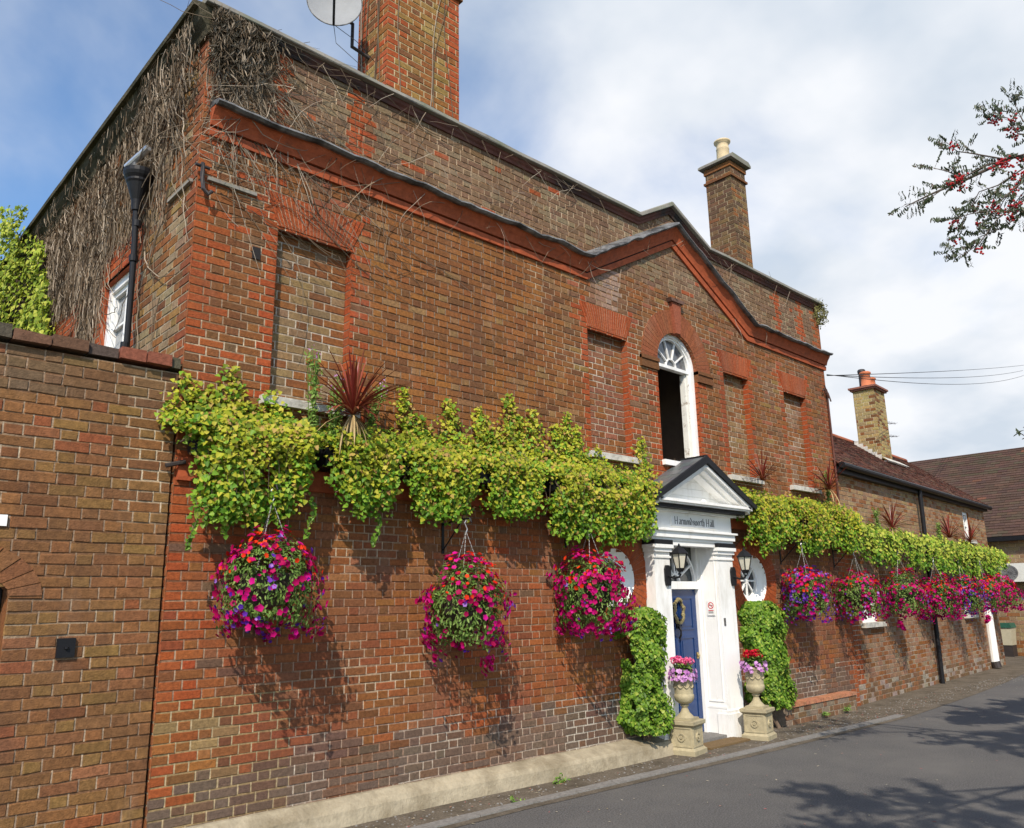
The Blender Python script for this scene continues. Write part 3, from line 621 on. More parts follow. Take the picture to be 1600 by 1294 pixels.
sp(e, 'entablature', M['white'])
bk = MB()
for a, b in ((8.10, 8.42), (9.49, 9.86)): bk.box(FF, a - .03, b + .03, 2.427, 2.484, .0, .195)
bk.box(FF, 8.03, 10.02, 2.877, 2.922, .0, .315); sp(bk, 'black_strip', M['black'])  # black strips above the capitals and below the cornice
# horizontal and raking white cornices
pc0, pc1, pz, apz = 7.99, 10.07, 2.925, 3.47
cx = (pc0 + pc1) / 2
h = MB(); h.box(FF, pc0, pc1, pz, pz + .022, 0, .36); h.box(FF, pc0 - .0, pc1, pz + .0225, pz + .06, 0, .385)
sp(h, 'cornice', M['white'])
rk = MB(); Lh = cx - pc0; dz = apz - pz - .02
for s_ in (-1, 1):
    x0 = cx + s_ * (Lh + .03)
    for (h0, h1, o0, o1) in ((-.045, .0, .10, .385), (-.085, -.0455, .10, .34), (-.12, -.0855, .10, .25)):
        rk.prism(FF, [(x0, pz + .05 + h0), (cx, apz + .02 + h0), (cx, apz + .02 + h1), (x0, pz + .05 + h1)] if s_ < 0 else [(cx, apz + .02 + h0), (x0, pz + .05 + h0), (x0, pz + .05 + h1), (cx, apz + .02 + h1)], o0, o1)
sp(rk, 'raking_cornice', M['white'])
ty = MB()
for k in range(5):
    z0, z1 = pz + .06 + k * .1, pz + .156 + k * .1; w0 = Lh * (1 - (z0 - pz - .06) / dz); w1 = Lh * (1 - (z1 - pz - .06) / dz)
    if w1 < .02: w1 = .0
    if w0 > .02: ty.prism(FF, [(cx - w0, z0), (cx + w0, z0), (cx + w1, min(z1, apz)), (cx - w1, min(z1, apz))], .05, .12 + .002 * (k % 2))
ty.prism(FF, [(cx - Lh, pz + .06), (cx + Lh, pz + .06), (cx, apz)], .0, .112)
sp(ty, 'tympanum', M['white'])
rf = MB()
for s_ in (-1, 1):
    x0 = cx + s_ * (Lh + .09); z0 = pz + .03; z1 = apz + .075
    U = Vector((s_ * -1 * (Lh + .09), 0, z1 - z0)); ln = U.length
    fr = F((x0, D, z0 + .0), (0, -1, 0), Vector((s_ * (z1 - z0), 0, (Lh + .09))), U)
    rf.box(fr, .0, .40, 0, ln, .002, .03, 0, (.05, .052, .055))
    k = 0; zz = 0
    while zz < ln - .02:
        x = -.1 + (k % 2) * .08
        while x < .41:
            a, b = max(0, x), min(.415, x + .155)
            if b - a > .02: rf.box(fr, a, b, zz, min(zz + .155, ln), .032 + .002 * (k % 2), .044 + random.uniform(0, .004) + .002 * (k % 2), 0, vary((.11, .115, .12), .25))
            x += .16
        zz += .14; k += 1
sp(rf, 'slate_roof', M['slate'])
bb_ = MB()
for s_ in (-1, 1):
    x0 = cx + s_ * (Lh + .12)
    P = [(x0, pz + .005), (cx, apz + .03), (cx, apz + .115), (x0, pz + .065)]
    bb_.prism(FF, P, .386, .42)
    bb_.tube([FF.p(x0, pz + .07, .40), FF.p(cx, apz + .12, .40)], .018, 8)
bb_.tube([FF.p(cx, apz + .125, .41), FF.p(cx, apz + .125, .0)], .02, 8)
sp(bb_, 'bargeboard', M['black'])
# opening: reveals, frame, fanlight, door
rv = MB()
rv.box(FF, 9.49, 9.56, .05, 2.58, -.26, -.001); rv.box(FF, 8.35, 8.42, .05, 2.58, -.26, -.001)
rv.box(FF, 8.35, 9.56, 2.56, 2.62, -.26, -.001)
rv.box(FF, 9.478, 9.4898, .052, .36, -.16, .14); rv.box(FF, 9.474, 9.4898, .36, .385, -.16, .14)
for q0, q1, w0, w1 in ((-.13, .10, .44, .455), (-.13, .10, 2.36, 2.375), (-.13, -.115, .455, 2.36), (.085, .10, .455, 2.36)): rv.box(FF, 9.482, 9.4899, w0, w1, q0, q1)
rv.box(FF, 8.4201, 8.432, .052, .36, -.16, .14)
sp(rv, 'door_reveal', M['white'])
df = MB()
df.box(FF, 8.42, 8.54, .05, 2.56, -.25, -.165); df.box(FF, 9.455, 9.49, .05, 2.56, -.25, -.165); df.box(FF, 8.54, 9.455, 1.885, 1.985, -.25, -.15); df.box(FF, 8.54, 9.455, 2.48, 2.56, -.25, -.165)
FCX, FCZ, FR_ = 8.998, 1.985, .455
df.ring(FF, FCX, FCZ, FR_ - .02, FR_ + .01, 0, math.pi, -.235, -.195, n=20)
for an in (30, 60, 90, 120, 150):
    a = R(an); c, s_ = math.cos(a), math.sin(a); t = .012
    df.prism(FF, [(FCX + .1 * c - t * s_, FCZ + .1 * s_ + t * c), (FCX + FR_ * c - t * s_, FCZ + FR_ * s_ + t * c), (FCX + FR_ * c + t * s_, FCZ + FR_ * s_ - t * c), (FCX + .1 * c + t * s_, FCZ + .1 * s_ - t * c)], -.235, -.20)
df.ring(FF, FCX, FCZ, .085, .115, 0, math.pi, -.235, -.198, n=12)
sp(df, 'door_frame', M['white'])
fg = MB(); fg.box(FF, 8.54, 9.455, 1.985, 2.50, -.245, -.24); sp(fg, 'fanlight_glass', M['glass'])
dr = MB(); a, b = 8.542, 9.453
dr.box(FF, a, b, .06, 1.883, -.25, -.215)
for x0, x1, z0, z1 in ((a + .09, PC - .045, 1.36, 1.78), (PC + .045, b - .09, 1.36, 1.78), (a + .09, PC - .045, .80, 1.27), (PC + .045, b - .09, .80, 1.27), (a + .09, PC - .045, .2, .70), (PC + .045, b - .09, .2, .70)):
    for q0, q1, w0, w1 in ((x0, x1, z0, z0 + .02), (x0, x1, z1 - .02, z1), (x0, x0 + .02, z0 + .02, z1 - .02), (x1 - .02, x1, z0 + .02, z1 - .02)): dr.box(FF, q0, q1, w0, w1, -.217, -.203)
    dr.box(FF, x0 + .045, x1 - .045, z0 + .045, z1 - .045, -.217, -.206)
door = dr.build('door', M['blue'], house); 
kn = MB(); kn.lathe(FF.p(9.41, 1.02, -.2), [(.001, -.02), (.02, -.015), (.026, 0), (.02, .015), (.001, .02)], 10); kn.box(FF, 9.39, 9.43, .98, 1.06, -.215, -.205)
sub(kn.build('handle', M['brass'], house), door)
kn = MB(); kn.box(FF, 8.93, 9.07, .93, .97, -.215, -.198); sub(kn.build('letter_plate', M['brass'], house), door)
stp = MB(); stp.box(FF, 8.44, 9.47, -.02, .05, -.26, .12); sp(stp, 'doorstep', M['kerb'])

# door wreath: gilded oval frame hung on the door
wr = MB()
for i in range(60):
    a = 2 * math.pi * i / 60; c = FF.p(8.998 + .10 * math.cos(a), 1.60 + .15 * math.sin(a), -.17 + .01 * math.sin(7 * a)); r = .021 + random.uniform(-.006, .008)
    wr.lathe(c, [(r * .5, -r * .8), (r, -.2 * r), (r, .3 * r), (r * .4, r)], 6)
tag(wr.build('wreath', M['bronze']), 'oval gilded wreath hanging on the blue front door', 'wreath')
kk = MB(); kk.tube([FF.p(8.998, 1.42, -.20), FF.p(8.998, 1.36, -.16), FF.p(8.998, 1.30, -.16), FF.p(8.998, 1.25, -.19)], .014, 8); kk.box(FF, 8.963, 9.033, 1.38, 1.44, -.21, -.19); sub(kk.build('knocker', M['black'], house), door)

# big chimney and middle chimney (parts of the house) ------------------------------------
def chimney(fr, w, d, z0, z1, pal, mort, cap, root, name='chimney', quoin=False, g=G):
    """front face along fr from s=0..w, depth d behind"""
    mb = MB()
    faces = [(fr, w), (F(fr.p(w, 0, 0), -fr.n, fr.d), d), (F(fr.p(w, 0, -d), -fr.d, -fr.n), w), (F(fr.p(0, 0, -d), fr.n, -fr.d), d)]
    for i, (f_, ww) in enumerate(faces):
        cf_ = (lambda s, z, k, w_, s0, s1, ww=ww: vary(RED if random.random() < .85 else ORB, .2) if quoin and (s < .14 + .09 * (k % 2) or s > ww - .14 - .09 * (k % 2)) else vary(pick(pal), .2))
        bricks(mb, f_, z0, z1, lambda z, ww=ww: [(0, ww)], cf_, mort, phase=.0 if i % 2 else .11, k0=i, g=g)
    mb.box(fr, .003, w - .003, z1 - .005, z1 + .02, -d + .003, -.003, 0, DRK)
    if cap:
        mb.box(fr, -.03, w + .03, z1 - .30, z1 - .26, -d - .03, .03, 0, vary(DRK, .1))
        mb.box(fr, -.02, w + .02, z1 - .10, z1 - .02, -d - .02, .02, 0, vary(BRN, .1))
    return reg(mb.build(name, M['brick'], root))
cf1 = F((4.36, D + .31, 0), (1, 0, 0), (0, -1, 0))
bigc = chimney(cf1, 1.04, .62, 6.25, 10.2, [(4, (.27, .155, .048)), (4, BRN), (3, ORB), (2, DRK), (1, (.32, .21, .07))], lambda s, z: (.42, .33, .17), False, house, quoin=True)
bc = MB(); bc.box(cf1, -.035, 1.075, 9.02, 9.10, -.655, .035, 0, vary(DRK, .1)); sub(bc.build('chimney_band', M['brick'], house), bigc); bc = MB(); bc.box(cf1, -.05, 1.09, 10.2, 10.28, -.67, .05, 0, vary(DRK, .1)); sub(bc.build('chimney_cap', M['brick'], house), bigc)
for q in (.28, .76):
    pt = MB(); pt.lathe(cf1.p(q, 10.28, -.31), [(.14, 0), (.12, .05), (.11, .42), (.14, .45), (.14, .5), (.1, .5)], 16); sub(pt.build('chimney_pot', M['potred'], house, smooth=True), bigc)
cf2 = F((11.86, D + .5, 0), (1, 0, 0), (0, -1, 0))
c2 = chimney(cf2, .50, .52, 6.25, 9.47, [(3, (.17, .09, .042)), (5, (.11, .065, .038)), (2, (.20, .13, .055)), (1, BRN)], lambda s, z: (.30, .23, .13), True, house)
cp_ = MB(); cp_.prism(F(cf2.o, cf2.d, cf2.n), [(-.09, 9.492), (.59, 9.492), (.59, 9.532), (.52, 9.59), (-.02, 9.59), (-.09, 9.532)], -.61, .09); sub(cp_.build('chimney_cap', M['coping'], house), c2)
pt = MB(); c = cf2.p(.25, 9.58, -.26)
pt.lathe(c, [(.13, 0), (.125, .05), (.115, .30), (.12, .31), (.12, .33), (.112, .34), (.112, .43), (.15, .455), (.155, .48), (.11, .49), (.10, .40)], 20); sub(pt.build('chimney_pot', M['potcream'], house, smooth=True), c2)

# hopper, rainwater pipe, corner conduit
hp = MB(); yq = 1.14
c = SF.p(yq, 5.78, .13)
hc = SF.p(yq, 0, .13)
hp.lathe(hc, [(.04, 5.40), (.045, 5.46), (.05, 5.50), (.075, 5.58), (.10, 5.66), (.112, 5.68), (.112, 5.70), (.13, 5.73), (.14, 5.76), (.14, 5.80), (.12, 5.80)], 20)
hp.tube([SF.p(yq, 5.43, .13), SF.p(yq, 5.0, .11), SF.p(yq, 3.7, .09)], .028, 12)
for z_ in (5.30, 4.95, 4.1): hp.tube([SF.p(yq, z_, .11), SF.p(yq, z_ - .06, .11)], .040, 12)
hp.build('rainwater_pipe', M['black'], house)
cd = MB(); cd.box(SF, .10, .62, 5.305, 5.335, .0, .03); cd.box(FF, 2.36, 2.80, 5.305, 5.335, .0, .03); cd.build('corner_conduit', M['coping'], house)
hk = MB(); hk.tube([FF.p(2.30, 5.43, .04), FF.p(2.30, 5.28, .05), FF.p(2.31, 5.18, .07), FF.p(2.35, 5.14, .08), FF.p(2.38, 5.18, .07)], .018, 8); hk.tube([FF.p(2.24, 5.40, .04), FF.p(2.36, 5.40, .04)], .014, 8); hk.build('iron_hook', M['iron'], house)
cv = MB(); cv.tube([SF.p(yq + .10, 5.86, .22), SF.p(yq - .16, 5.99, .12)], .033, 12); cv.tube([SF.p(yq, 5.86, .18), SF.p(yq, 5.80, .15)], .02, 8)
tag(cv.build('security_camera', M['silver']), 'small silver cylindrical camera fixed on top of the black rainwater hopper', 'camera')
dp = MB(); dp.tube([FF.p(13.585, 5.3, .03), FF.p(13.585, 2.6, .03)], .016, 8); 
for k in range(5): dp.tube([FF.p(13.4 + .05 * k, 5.42 - .06 * abs(k - 2), .04), FF.p(13.44 + .05 * k, 5.34 - .05 * k, .06)], .012, 6)
dp.build('corner_downpipe', M['dred'], house)
vh = MB(); vh.box(FF, 2.80, 2.87, 4.72, 4.83, -.02, .012); vh.build('hole_patch', M['dark'], house)  # near-black box standing in for the dark inside of a hole

# ================================================================== GARDEN WALL (left)
gw = thing('garden_wall', 'tall old brown brick garden wall with rough coping, joined to the house corner', 'wall', (0, D, 0))
GF = F((0, D + .012, 0), (1, 0, 0), (0, -1, 0))
def giv(z):
    iv = [(-6, 2.262)]
    if z < 1.85: iv = cut(iv, .10, 1.27)
    elif z < 2.05: hh = .585 * math.sqrt(max(0, 1 - ((z - 1.85) / .2) ** 2)); iv = cut(iv, .685 - hh, .685 + hh)
    return iv
def gcol(s, z, k, w, s0, s1):
    c = vary(pick([(5, (.225, .104, .040)), (4, (.210, .110, .040)), (1.2 if z > 2 else 2.4, (.23, .126, .043)), (3, (.195, .090, .038)), (.5, DRK), (.4, (.25, .082, .034)), (.5, PNK)]), .15)
    if z > 3.25: c = mixc(c, (.11, .085, .055), .40 + .5 * nz(s, z, 2, 2))
    return c
g1 = MB(); bricks(g1, GF, 0, 3.60, giv, gcol, lambda s, z: mixc((.18, .095, .045), (.50, .40, .27), .12 + 1.3 * nz(s, z, 7, 1.6) + .5 * nz(s, z, 3, 9)), jit=.004, mort_d=.007)
g1.box(GF, 1.272, 2.26, 0, 3.55, -.30, -.015, 0, BRN); g1.box(GF, -6, .098, 0, 3.55, -.30, -.015, 0, BRN); g1.box(GF, .098, 1.272, 2.06, 3.55, -.30, -.015, 0, BRN)
wallm = g1.build('wall', M['brick'], gw)
g2 = MB(); x = -6
while x < 2.25:
    l = random.uniform(.11, .26); l = min(l, 2.262 - x); t = random.uniform(-.02, .02); o_ = .035 + random.uniform(-.02, .025)
    c = (.22, .075, .045) if 1.62 < x < 2.1 else vary(pick([(3, (.13, .085, .05)), (1, (.10, .085, .06)), (1, (.16, .08, .045))]), .3)
    g2.prism(GF, [(x + .004, 3.605 + t * .3), (x + l - .004, 3.605), (x + l - .006, 3.685 + t), (x + .008, 3.69 + t * .5)], -.32, o_, 0, c); x += l
g2.build('coping', M['brick'], gw)
g3 = MB()
for q in range(15):
    a0 = math.pi * q / 15; a1 = math.pi * (q + 1) / 15; P = []
    for r, a in ((1, a0 + .01), (1, a1 - .01), (1.42, a1 - .008), (1.42, a0 + .008)): P.append((.685 + .585 * (1 + (r - 1) * .8) * math.cos(a), 1.85 + (.2 * r + (.14 if r > 1 else 0)) * math.sin(a)))
    g3.prism(GF, P, -.12, .008, 0, vary((.225, .100, .042), .15))
g3.build('arch', M['brick'], gw)
g4 = MB(); g4.box(GF, .1, 1.27, 0, 2.06, -.24, -.20)
for k in range(7): g4.box(GF, .1 + k * .167, .261 + k * .167, .02, 2.05, -.199, -.18)
g4.build('gate', M['dark'], gw)
pt_ = MB(); pt_.box(GF, 1.59, 1.705, 1.435, 1.565, -.005, .02); pt_.lathe(GF.p(1.65, 1.50, .025), [(.001, -.012), (.014, -.006), (.014, .006), (.001, .012)], 10)
pp = tag(pt_.build('vent_plate', M['black']), 'small square black metal plate on the garden wall', 'plate')
sg_ = MB(); sg_.box(GF, .72, 1.205, 2.31, 2.385, .0, .015); tag(sg_.build('wall_sign', M['white']), 'blank white strip sign on the garden wall above the arched gate', 'sign')

# ================================================================== WING
wing = thing('brick_wing', 'long low brick wing with tiled gable roof and black gutter beyond the house', 'building', (18, D + 1, 0))
def wiv(z):
    iv = [(0, 9.95)]
    if 1.30 < z < 2.15: iv = cut(cut(iv, .55, 1.35), 6.9, 7.6)
    if 3.05 < z < 3.75: iv = cut(iv, 7.9, 8.45)
    return iv
def wcol(s, z, k, w, s0, s1):
    if z < .35: return vary(pick([(3, GRY), (2, (.3, .25, .2)), (1, PNK)]), .2)
    if s < .35 and z < 2.6: return vary(mixc(RED, BRN, .3), .2)
    return vary(pick([(5, (.30, .18, .10)), (3, (.33, .22, .11)), (2, BRN), (1, PNK)]), .18) if z > 2.6 else vary(pick([(5, (.27, .15, .09)), (3, BRN), (2, (.28, .19, .12))]), .18)
w1 = MB(); bricks(w1, WF, 0, 4.0, wiv, wcol, lambda s, z: mixc((.28, .21, .14), (.5, .44, .35), .3 + nz(s, z, 3, 1.5)), k0=1)
WE = F(WF.p(9.95, 0, 0), -WF.n, WF.d)
bricks(w1, WE, 0, 4.0, lambda z: [(0, 3.6)], wcol, lambda s, z: (.35, .28, .2))
w1.prism(WE, [(0, 3.98), (3.6, 3.98), (1.8, 5.45)], -.1, 0, 0, BRN)
for a, b, z0, z1 in ((.55, 1.35, 1.30, 2.15), (6.9, 7.6, 1.3, 2.15), (7.9, 8.45, 3.05, 3.75)):
    for s_ in (a, b): w1.quad(WF.p(s_, z0, -.001), WF.p(s_, z0, -.1), WF.p(s_, z1, -.1), WF.p(s_, z1, -.001), 0, BRN)
w1.build('wall', M['brick'], wing)
def tiles(mb, fr, s0, s1, ln, pal, tw=.165, th=.10):
    k = 0; z = 0
    while z < ln:
        x = s0 - (k % 2) * tw / 2 
        while x < s1:
            a, b = max(s0, x + .003), min(s1, x + tw - .003)
            if b - a > .02:
                h0 = .022 + random.uniform(0, .008); c = vary(pick(pal), .2)
                zt = min(z + th * 1.25, ln)
                P = [fr.p(a, z, -.005), fr.p(b, z, -.005), fr.p(b, zt, -.005), fr.p(a, zt, -.005), fr.p(a, z, h0), fr.p(b, z, h0 + random.uniform(-.003, .003)), fr.p(b, zt, .008), fr.p(a, zt, .008)]
                mb.add(P, [(4, 5, 6, 7), (0, 1, 5, 4), (1, 2, 6, 5), (3, 0, 4, 7)], 0, c)
            x += tw
        z += th; k += 1
TP = [(5, (.15, .065, .048)), (3, (.20, .085, .055)), (2, (.10, .06, .045)), (1, (.22, .14, .09))]
up = Vector((0, 0, 1)) * 1.45 + (-WF.n) * 1.9; ln = up.length
ra = F(WF.p(0, 4.02, .12), WF.d, up.cross(WF.d) * -1 if (up.cross(WF.d)).z < 0 else up.cross(WF.d), up)
t1 = MB(); tiles(t1, ra, -.05, 10.05, ln, TP)
up2 = Vector((0, 0, 1)) * 1.45 + WF.n * 1.9; n2_ = WF.d.cross(up2); n2_ = n2_ if n2_.z > 0 else -n2_
rb_ = F(WF.p(0, 4.02, -3.68), WF.d, n2_, up2); tiles(t1, rb_, -.05, 10.05, ln, TP, tw=.5, th=.25)
t1.quad(WF.p(-.05, 4.0, .12), WF.p(10.05, 4.0, .12), WF.p(10.05, 5.46, -1.78), WF.p(-.05, 5.46, -1.78), 0, (.1, .06, .05))
x = 0
while x < 10: t1.tube([WF.p(x, 5.46, -1.78), WF.p(min(x + .31, 10.05), 5.46, -1.78)], .07, 8, col=vary((.36, .12, .065), .25)); x += .315
roof = reg(t1.build('roof', M['tile'], wing))
gt = MB(); gt.tube([WF.p(-.02, 3.99, .16), WF.p(10.05, 3.95, .16)], .055, 10); gt.box(WF, 0, 10.0, 3.86, 3.98, .002, .10)
gt.build('gutter', M['black'], wing)
for s_, z0, z1 in ((4.32, 0, 3.95),):
    d_ = MB(); d_.tube([WF.p(s_, z1, .12), WF.p(s_, z0, .07)], .045, 10)
    d_.build('downpipe', M['black'], wing)
wp = MB(); wp.tube([WF.p(8.62, 1.65, .07), WF.p(8.62, .16, .07)], .10, 12); wp.build('white_drainpipe', M['white'], wing)
ws = MB(); ws.tube([WF.p(8.62, .16, .07), WF.p(8.62, .02, .10)], .11, 12); ws.build('pipe_shoe', M['iron'], wing)
for (a, b, z0, z1) in ((.55, 1.35, 1.30, 2.15), (6.9, 7.6, 1.3, 2.15), (7.9, 8.45, 3.05, 3.75)):
    f = MB(); f.box(WF, a, a + .07, z0, z1, -.1, -.04); f.box(WF, b - .07, b, z0, z1, -.1, -.04); f.box(WF, a + .07, b - .07, z1 - .07, z1, -.1, -.042); f.box(WF, a + .07, b - .07, z0, z0 + .07, -.1, -.042); f.box(WF, (a + b) / 2 - .015, (a + b) / 2 + .015, z0 + .07, z1 - .07, -.095, -.05); f.box(WF, a + .07, b - .07, (z0 + z1) / 2 - .015, (z0 + z1) / 2 + .015, -.095, -.052)
    wo = reg(f.build('window', M['white'], wing)); g = MB(); g.box(WF, a + .02, b - .02, z0 + .02, z1 - .02, -.098, -.09); sub(g.build('pane', M['glass'], wing), wo)
    g = MB(); g.box(WF, a - .1, b + .1, z0 - .08, z0 - .002, -.08, .09); sub(g.build('sill', M['sillstone'], wing), wo)
wcf = F(WF.p(5.72, 0, -1.0), WF.d, WF.n)
c3 = chimney(wcf, .74, .5, 4.6, 6.66, [(5, (.38, .28, .11)), (3, (.34, .25, .12)), (2, BRN), (1, DRK)], lambda s, z: (.45, .38, .22), False, wing)
cc = MB(); cc.box(wcf, -.05, .79, 6.66, 6.70, -.55, .05, 0, vary((.22, .1, .07), .1)); cc.box(wcf, -.08, .82, 6.70, 6.745, -.58, .08, 0, (.24, .1, .07)); cc.prism(wcf, [(-.06, 6.746), (.80, 6.746), (.6, 6.80), (.14, 6.80)], -.5, .0, 0, (.3, .2, .15)); sub(cc.build('chimney_cap', M['brick'], wing), c3)
for s_, o_, hh, mt in ((.20, -.22, .36, 'potred'), (.52, -.22, .26, 'potred'), (.50, -.40, .52, 'iron')):
    p = MB(); r = .12 if mt == 'potred' else .085
    p.lathe(wcf.p(s_, 6.79, o_), [(r, 0), (r * .92, hh * .8), (r * 1.12, hh * .83), (r * 1.12, hh * .95), (r * .9, hh), (r * .7, hh * .9)], 18); sub(p.build('chimney_pot', M[mt], wing, smooth=True), c3)
fl = MB()
for k in range(6): z0 = 4.93 + k * .08; b0 = k * .1; fl.box(F(wcf.o, wcf.d, wcf.n), -.012, -.002, z0 - .08, z0 + .10, -b0 - .1, -b0)
fl.box(wcf, -.04, 1.3, 4.84, 4.86, .002, .14); fl.add([wcf.p(-.05, 4.97, .02), wcf.p(1.15, 4.97, .02), wcf.p(1.5, 4.86, .16), wcf.p(-.1, 4.86, .16)], [(0, 1, 2, 3)])
fl.build('chimney_flashing', M['sillstone'], wing)
# tv aerial
ae = MB(); b0 = WF.p(9.15, 5.35, -1.9)
ae.tube([b0, b0 + Vector((0, 0, 1.15))], .012, 6)
for h_ in (1.1, .72):
    c = b0 + Vector((0, 0, h_)); ae.tube([c - WF.d * .55 + Vector((0, 0, -.05)), c + WF.d * .9 + Vector((0, 0, .12))], .008, 5)
    for k in range(6): q = c + WF.d * (-.4 + k * .22) + Vector((0, 0, .02 * k)); ae.tube([q - Vector((0, .12, 0)), q + Vector((0, .12, 0))], .004, 4)
tag(ae.build('tv_aerial', M['iron']), 'thin metal television aerial standing behind the right chimney', 'aerial')

# ================================================================== FAR BUILDING
far = thing('tiled_barn', 'brown brick building with a broad dark tiled roof closing the far end of the lane', 'building', (27, 8, 0))
BF = F((27, 0, 0), (0, -1, 0), (-1, 0, 0))
fb = MB(); bricks(fb, BF, 0, 3.5, lambda z: cut([(-16, 3.5)], -6.9, -6.2) if 1.2 < z < 1.75 else [(-16, 3.5)], lambda s, z, *a: vary(pick([(4, (.27, .17, .10)), (3, (.33, .23, .12)), (2, BRN)]), .2), lambda s, z: (.32, .26, .18), g=.11, L=.34, H=.16)
fb.build('wall', M['brick'], far)
fu = F((26.72, 0, 3.38), (0, -1, 0), (-3.1, 0, 3.6), (3.6, 0, 3.1)); t2 = MB(); tiles(t2, fu, -16.2, 3.7, 4.75, [(5, (.085, .05, .038)), (3, (.10, .058, .042)), (2, (.08, .058, .038)), (.1, (.16, .07, .045))], tw=.28, th=.13)
t2.quad((26.72, -3.7, 3.36), (26.72, 16.2, 3.36), (30.4, 16.2, 6.45), (30.4, -3.7, 6.45), 0, (.1, .05, .04)); t2.quad((34, -3.7, 3.36), (34, 16.2, 3.36), (30.3, 16.2, 6.48), (30.3, -3.7, 6.48), 0, (.1, .05, .04))
t2.build('roof', M['tile'], far)
ff_ = MB(); ff_.box(BF, -16, 3.6, 3.26, 3.38, .0, .3); ff_.build('fascia', M['black'], far)
fwi = MB(); fwi.box(BF, -6.9, -6.2, 1.2, 1.75, -.12, -.08); fwi.build('window', M['dark'], far)
# air conditioning unit
acu = thing('air_conditioner', 'off-white outdoor air conditioning unit with round fan on the far brick wall', 'air conditioner', (26.8, 7.3, 2.1))
a1 = MB(); a1.box(BF, -7.70, -6.85, 2.08, 2.60, .06, .36); a1.build('casing', M['acwhite'], acu)
a1 = MB(); a1.ring(BF, -7.44, 2.34, .17, .215, 0, 2 * math.pi, .35, .372, n=24); a1.disc(BF, -7.44, 2.34, .17, .364, 24)
for k in range(8): a = math.pi * k / 8; a1.prism(BF, [(-7.44 - .17 * math.cos(a) - .004, 2.34 - .17 * math.sin(a)), (-7.44 + .17 * math.cos(a) - .004, 2.34 + .17 * math.sin(a)), (-7.44 + .17 * math.cos(a) + .004, 2.34 + .17 * math.sin(a)), (-7.44 - .17 * math.cos(a) + .004, 2.34 - .17 * math.sin(a))], .366, .37 + .0005 * k)
a1.build('fan', M['lead'], acu)
for s_ in (-7.6, -6.95): a1 = MB(); a1.box(BF, s_, s_ + .04, 1.98, 2.08, .0, .34); a1.build('bracket', M['iron'], acu)
tk = thing('storage_bin', 'upright cream bin with a dark green lid against the far wall', 'bin', (26.5, 7.85, 0))
t_ = MB(); t_.prism(BF, [(-8.02, .32), (-7.62, .32), (-7.58, .80), (-8.06, .80)], .12, .55); t_.build('body', M['tankbody'], tk)
t_ = MB(); t_.prism(BF, [(-8.08, .802), (-7.56, .802), (-7.60, .93), (-8.04, .93)], .10, .58); t_.build('lid', M['tanklid'], tk)
t_ = MB(); t_.box(BF, -8.02, -7.62, 0, .318, .14, .53); t_.build('stand', M['iron'], tk)

# ================================================================== LAMPS, SIGNS, DISH
def lantern(s, z, label):
    t = thing('wall_lantern', label, 'lantern', FF.p(s, z, .15), 'black carriage lanterns beside the door')
    b = MB(); b.prism(FF, [(s - .04, z - .14), (s + .04, z - .14), (s + .055, z - .08), (s + .055, z + .06), (s + .03, z + .11), (s - .03, z + .11), (s - .055, z + .06), (s - .055, z - .08)], .151, .18)
    b.build('backplate', M['black'], t)
    lc = FF.p(s, z + .02, .36)
    b = MB(); b.tube([FF.p(s, z - .02, .17), FF.p(s, z - .05, .26), FF.p(s, z - .04, .34), FF.p(s, z + .0, .36)], .013, 8); b.build('arm', M['black'], t)
    b = MB()
    def sq(r, h): return [lc + Vector((r * math.cos(a), r * math.sin(a), h)) for a in [math.pi / 6 + math.pi / 3 * i for i in range(6)]]
    def loft(a, b_): b.add(a + b_, [(i, (i + 1) % 6, 6 + (i + 1) % 6, 6 + i) for i in range(6)] + [tuple(range(6)), tuple(range(6, 12))])
    loft(sq(.03, .0), sq(.055, .03)); loft(sq(.055, .03), sq(.06, .045)); loft(sq(.118, .225), sq(.06, .285)); loft(sq(.06, .285), sq(.02, .31)); loft(sq(.118, .215), sq(.118, .2245)); loft(sq(.02, .31), sq(.008, .345))
    A, B = sq(.059, .046), sq(.10, .214)
    for p_, q_ in zip(A, B): b.tube([p_, q_], .007, 5)
    b.build('cage', M['black'], t)
    b = MB(); A, B = sq(.055, .047), sq(.095, .213); b.add(A + B, [(i, (i + 1) % 6, 6 + (i + 1) % 6, 6 + i) for i in range(6)]); b.build('glass', M['lampglass'], t)
lantern(8.34, 2.06, 'black six-sided carriage lantern on the left white pilaster')
lantern(9.83, 2.06, 'black six-sided carriage lantern on the right white pilaster, before the round window')
# round black downlight half hidden in ivy
dl = thing('wall_light', 'matt black cylinder wall light half buried in the ivy at the house corner', 'wall light', FF.p(2.42, 2.95, 0))
b = MB(); b.lathe(FF.p(2.42, 2.92, .12), [(.001, 0), (.085, .0), (.09, .02), (.09, .26), (.07, .30), (.001, .31)], 18); b.build('body', M['black'], dl, smooth=False)
b = MB(); b.box(FF, 2.40, 2.44, 3.0, 3.06, .0, .05); b.build('bracket', M['iron'], dl)
b = MB(); b.tube([FF.p(2.2, 2.82, .03), FF.p(2.34, 2.86, .06)], .018, 6); b.build('conduit', M['iron'], dl)
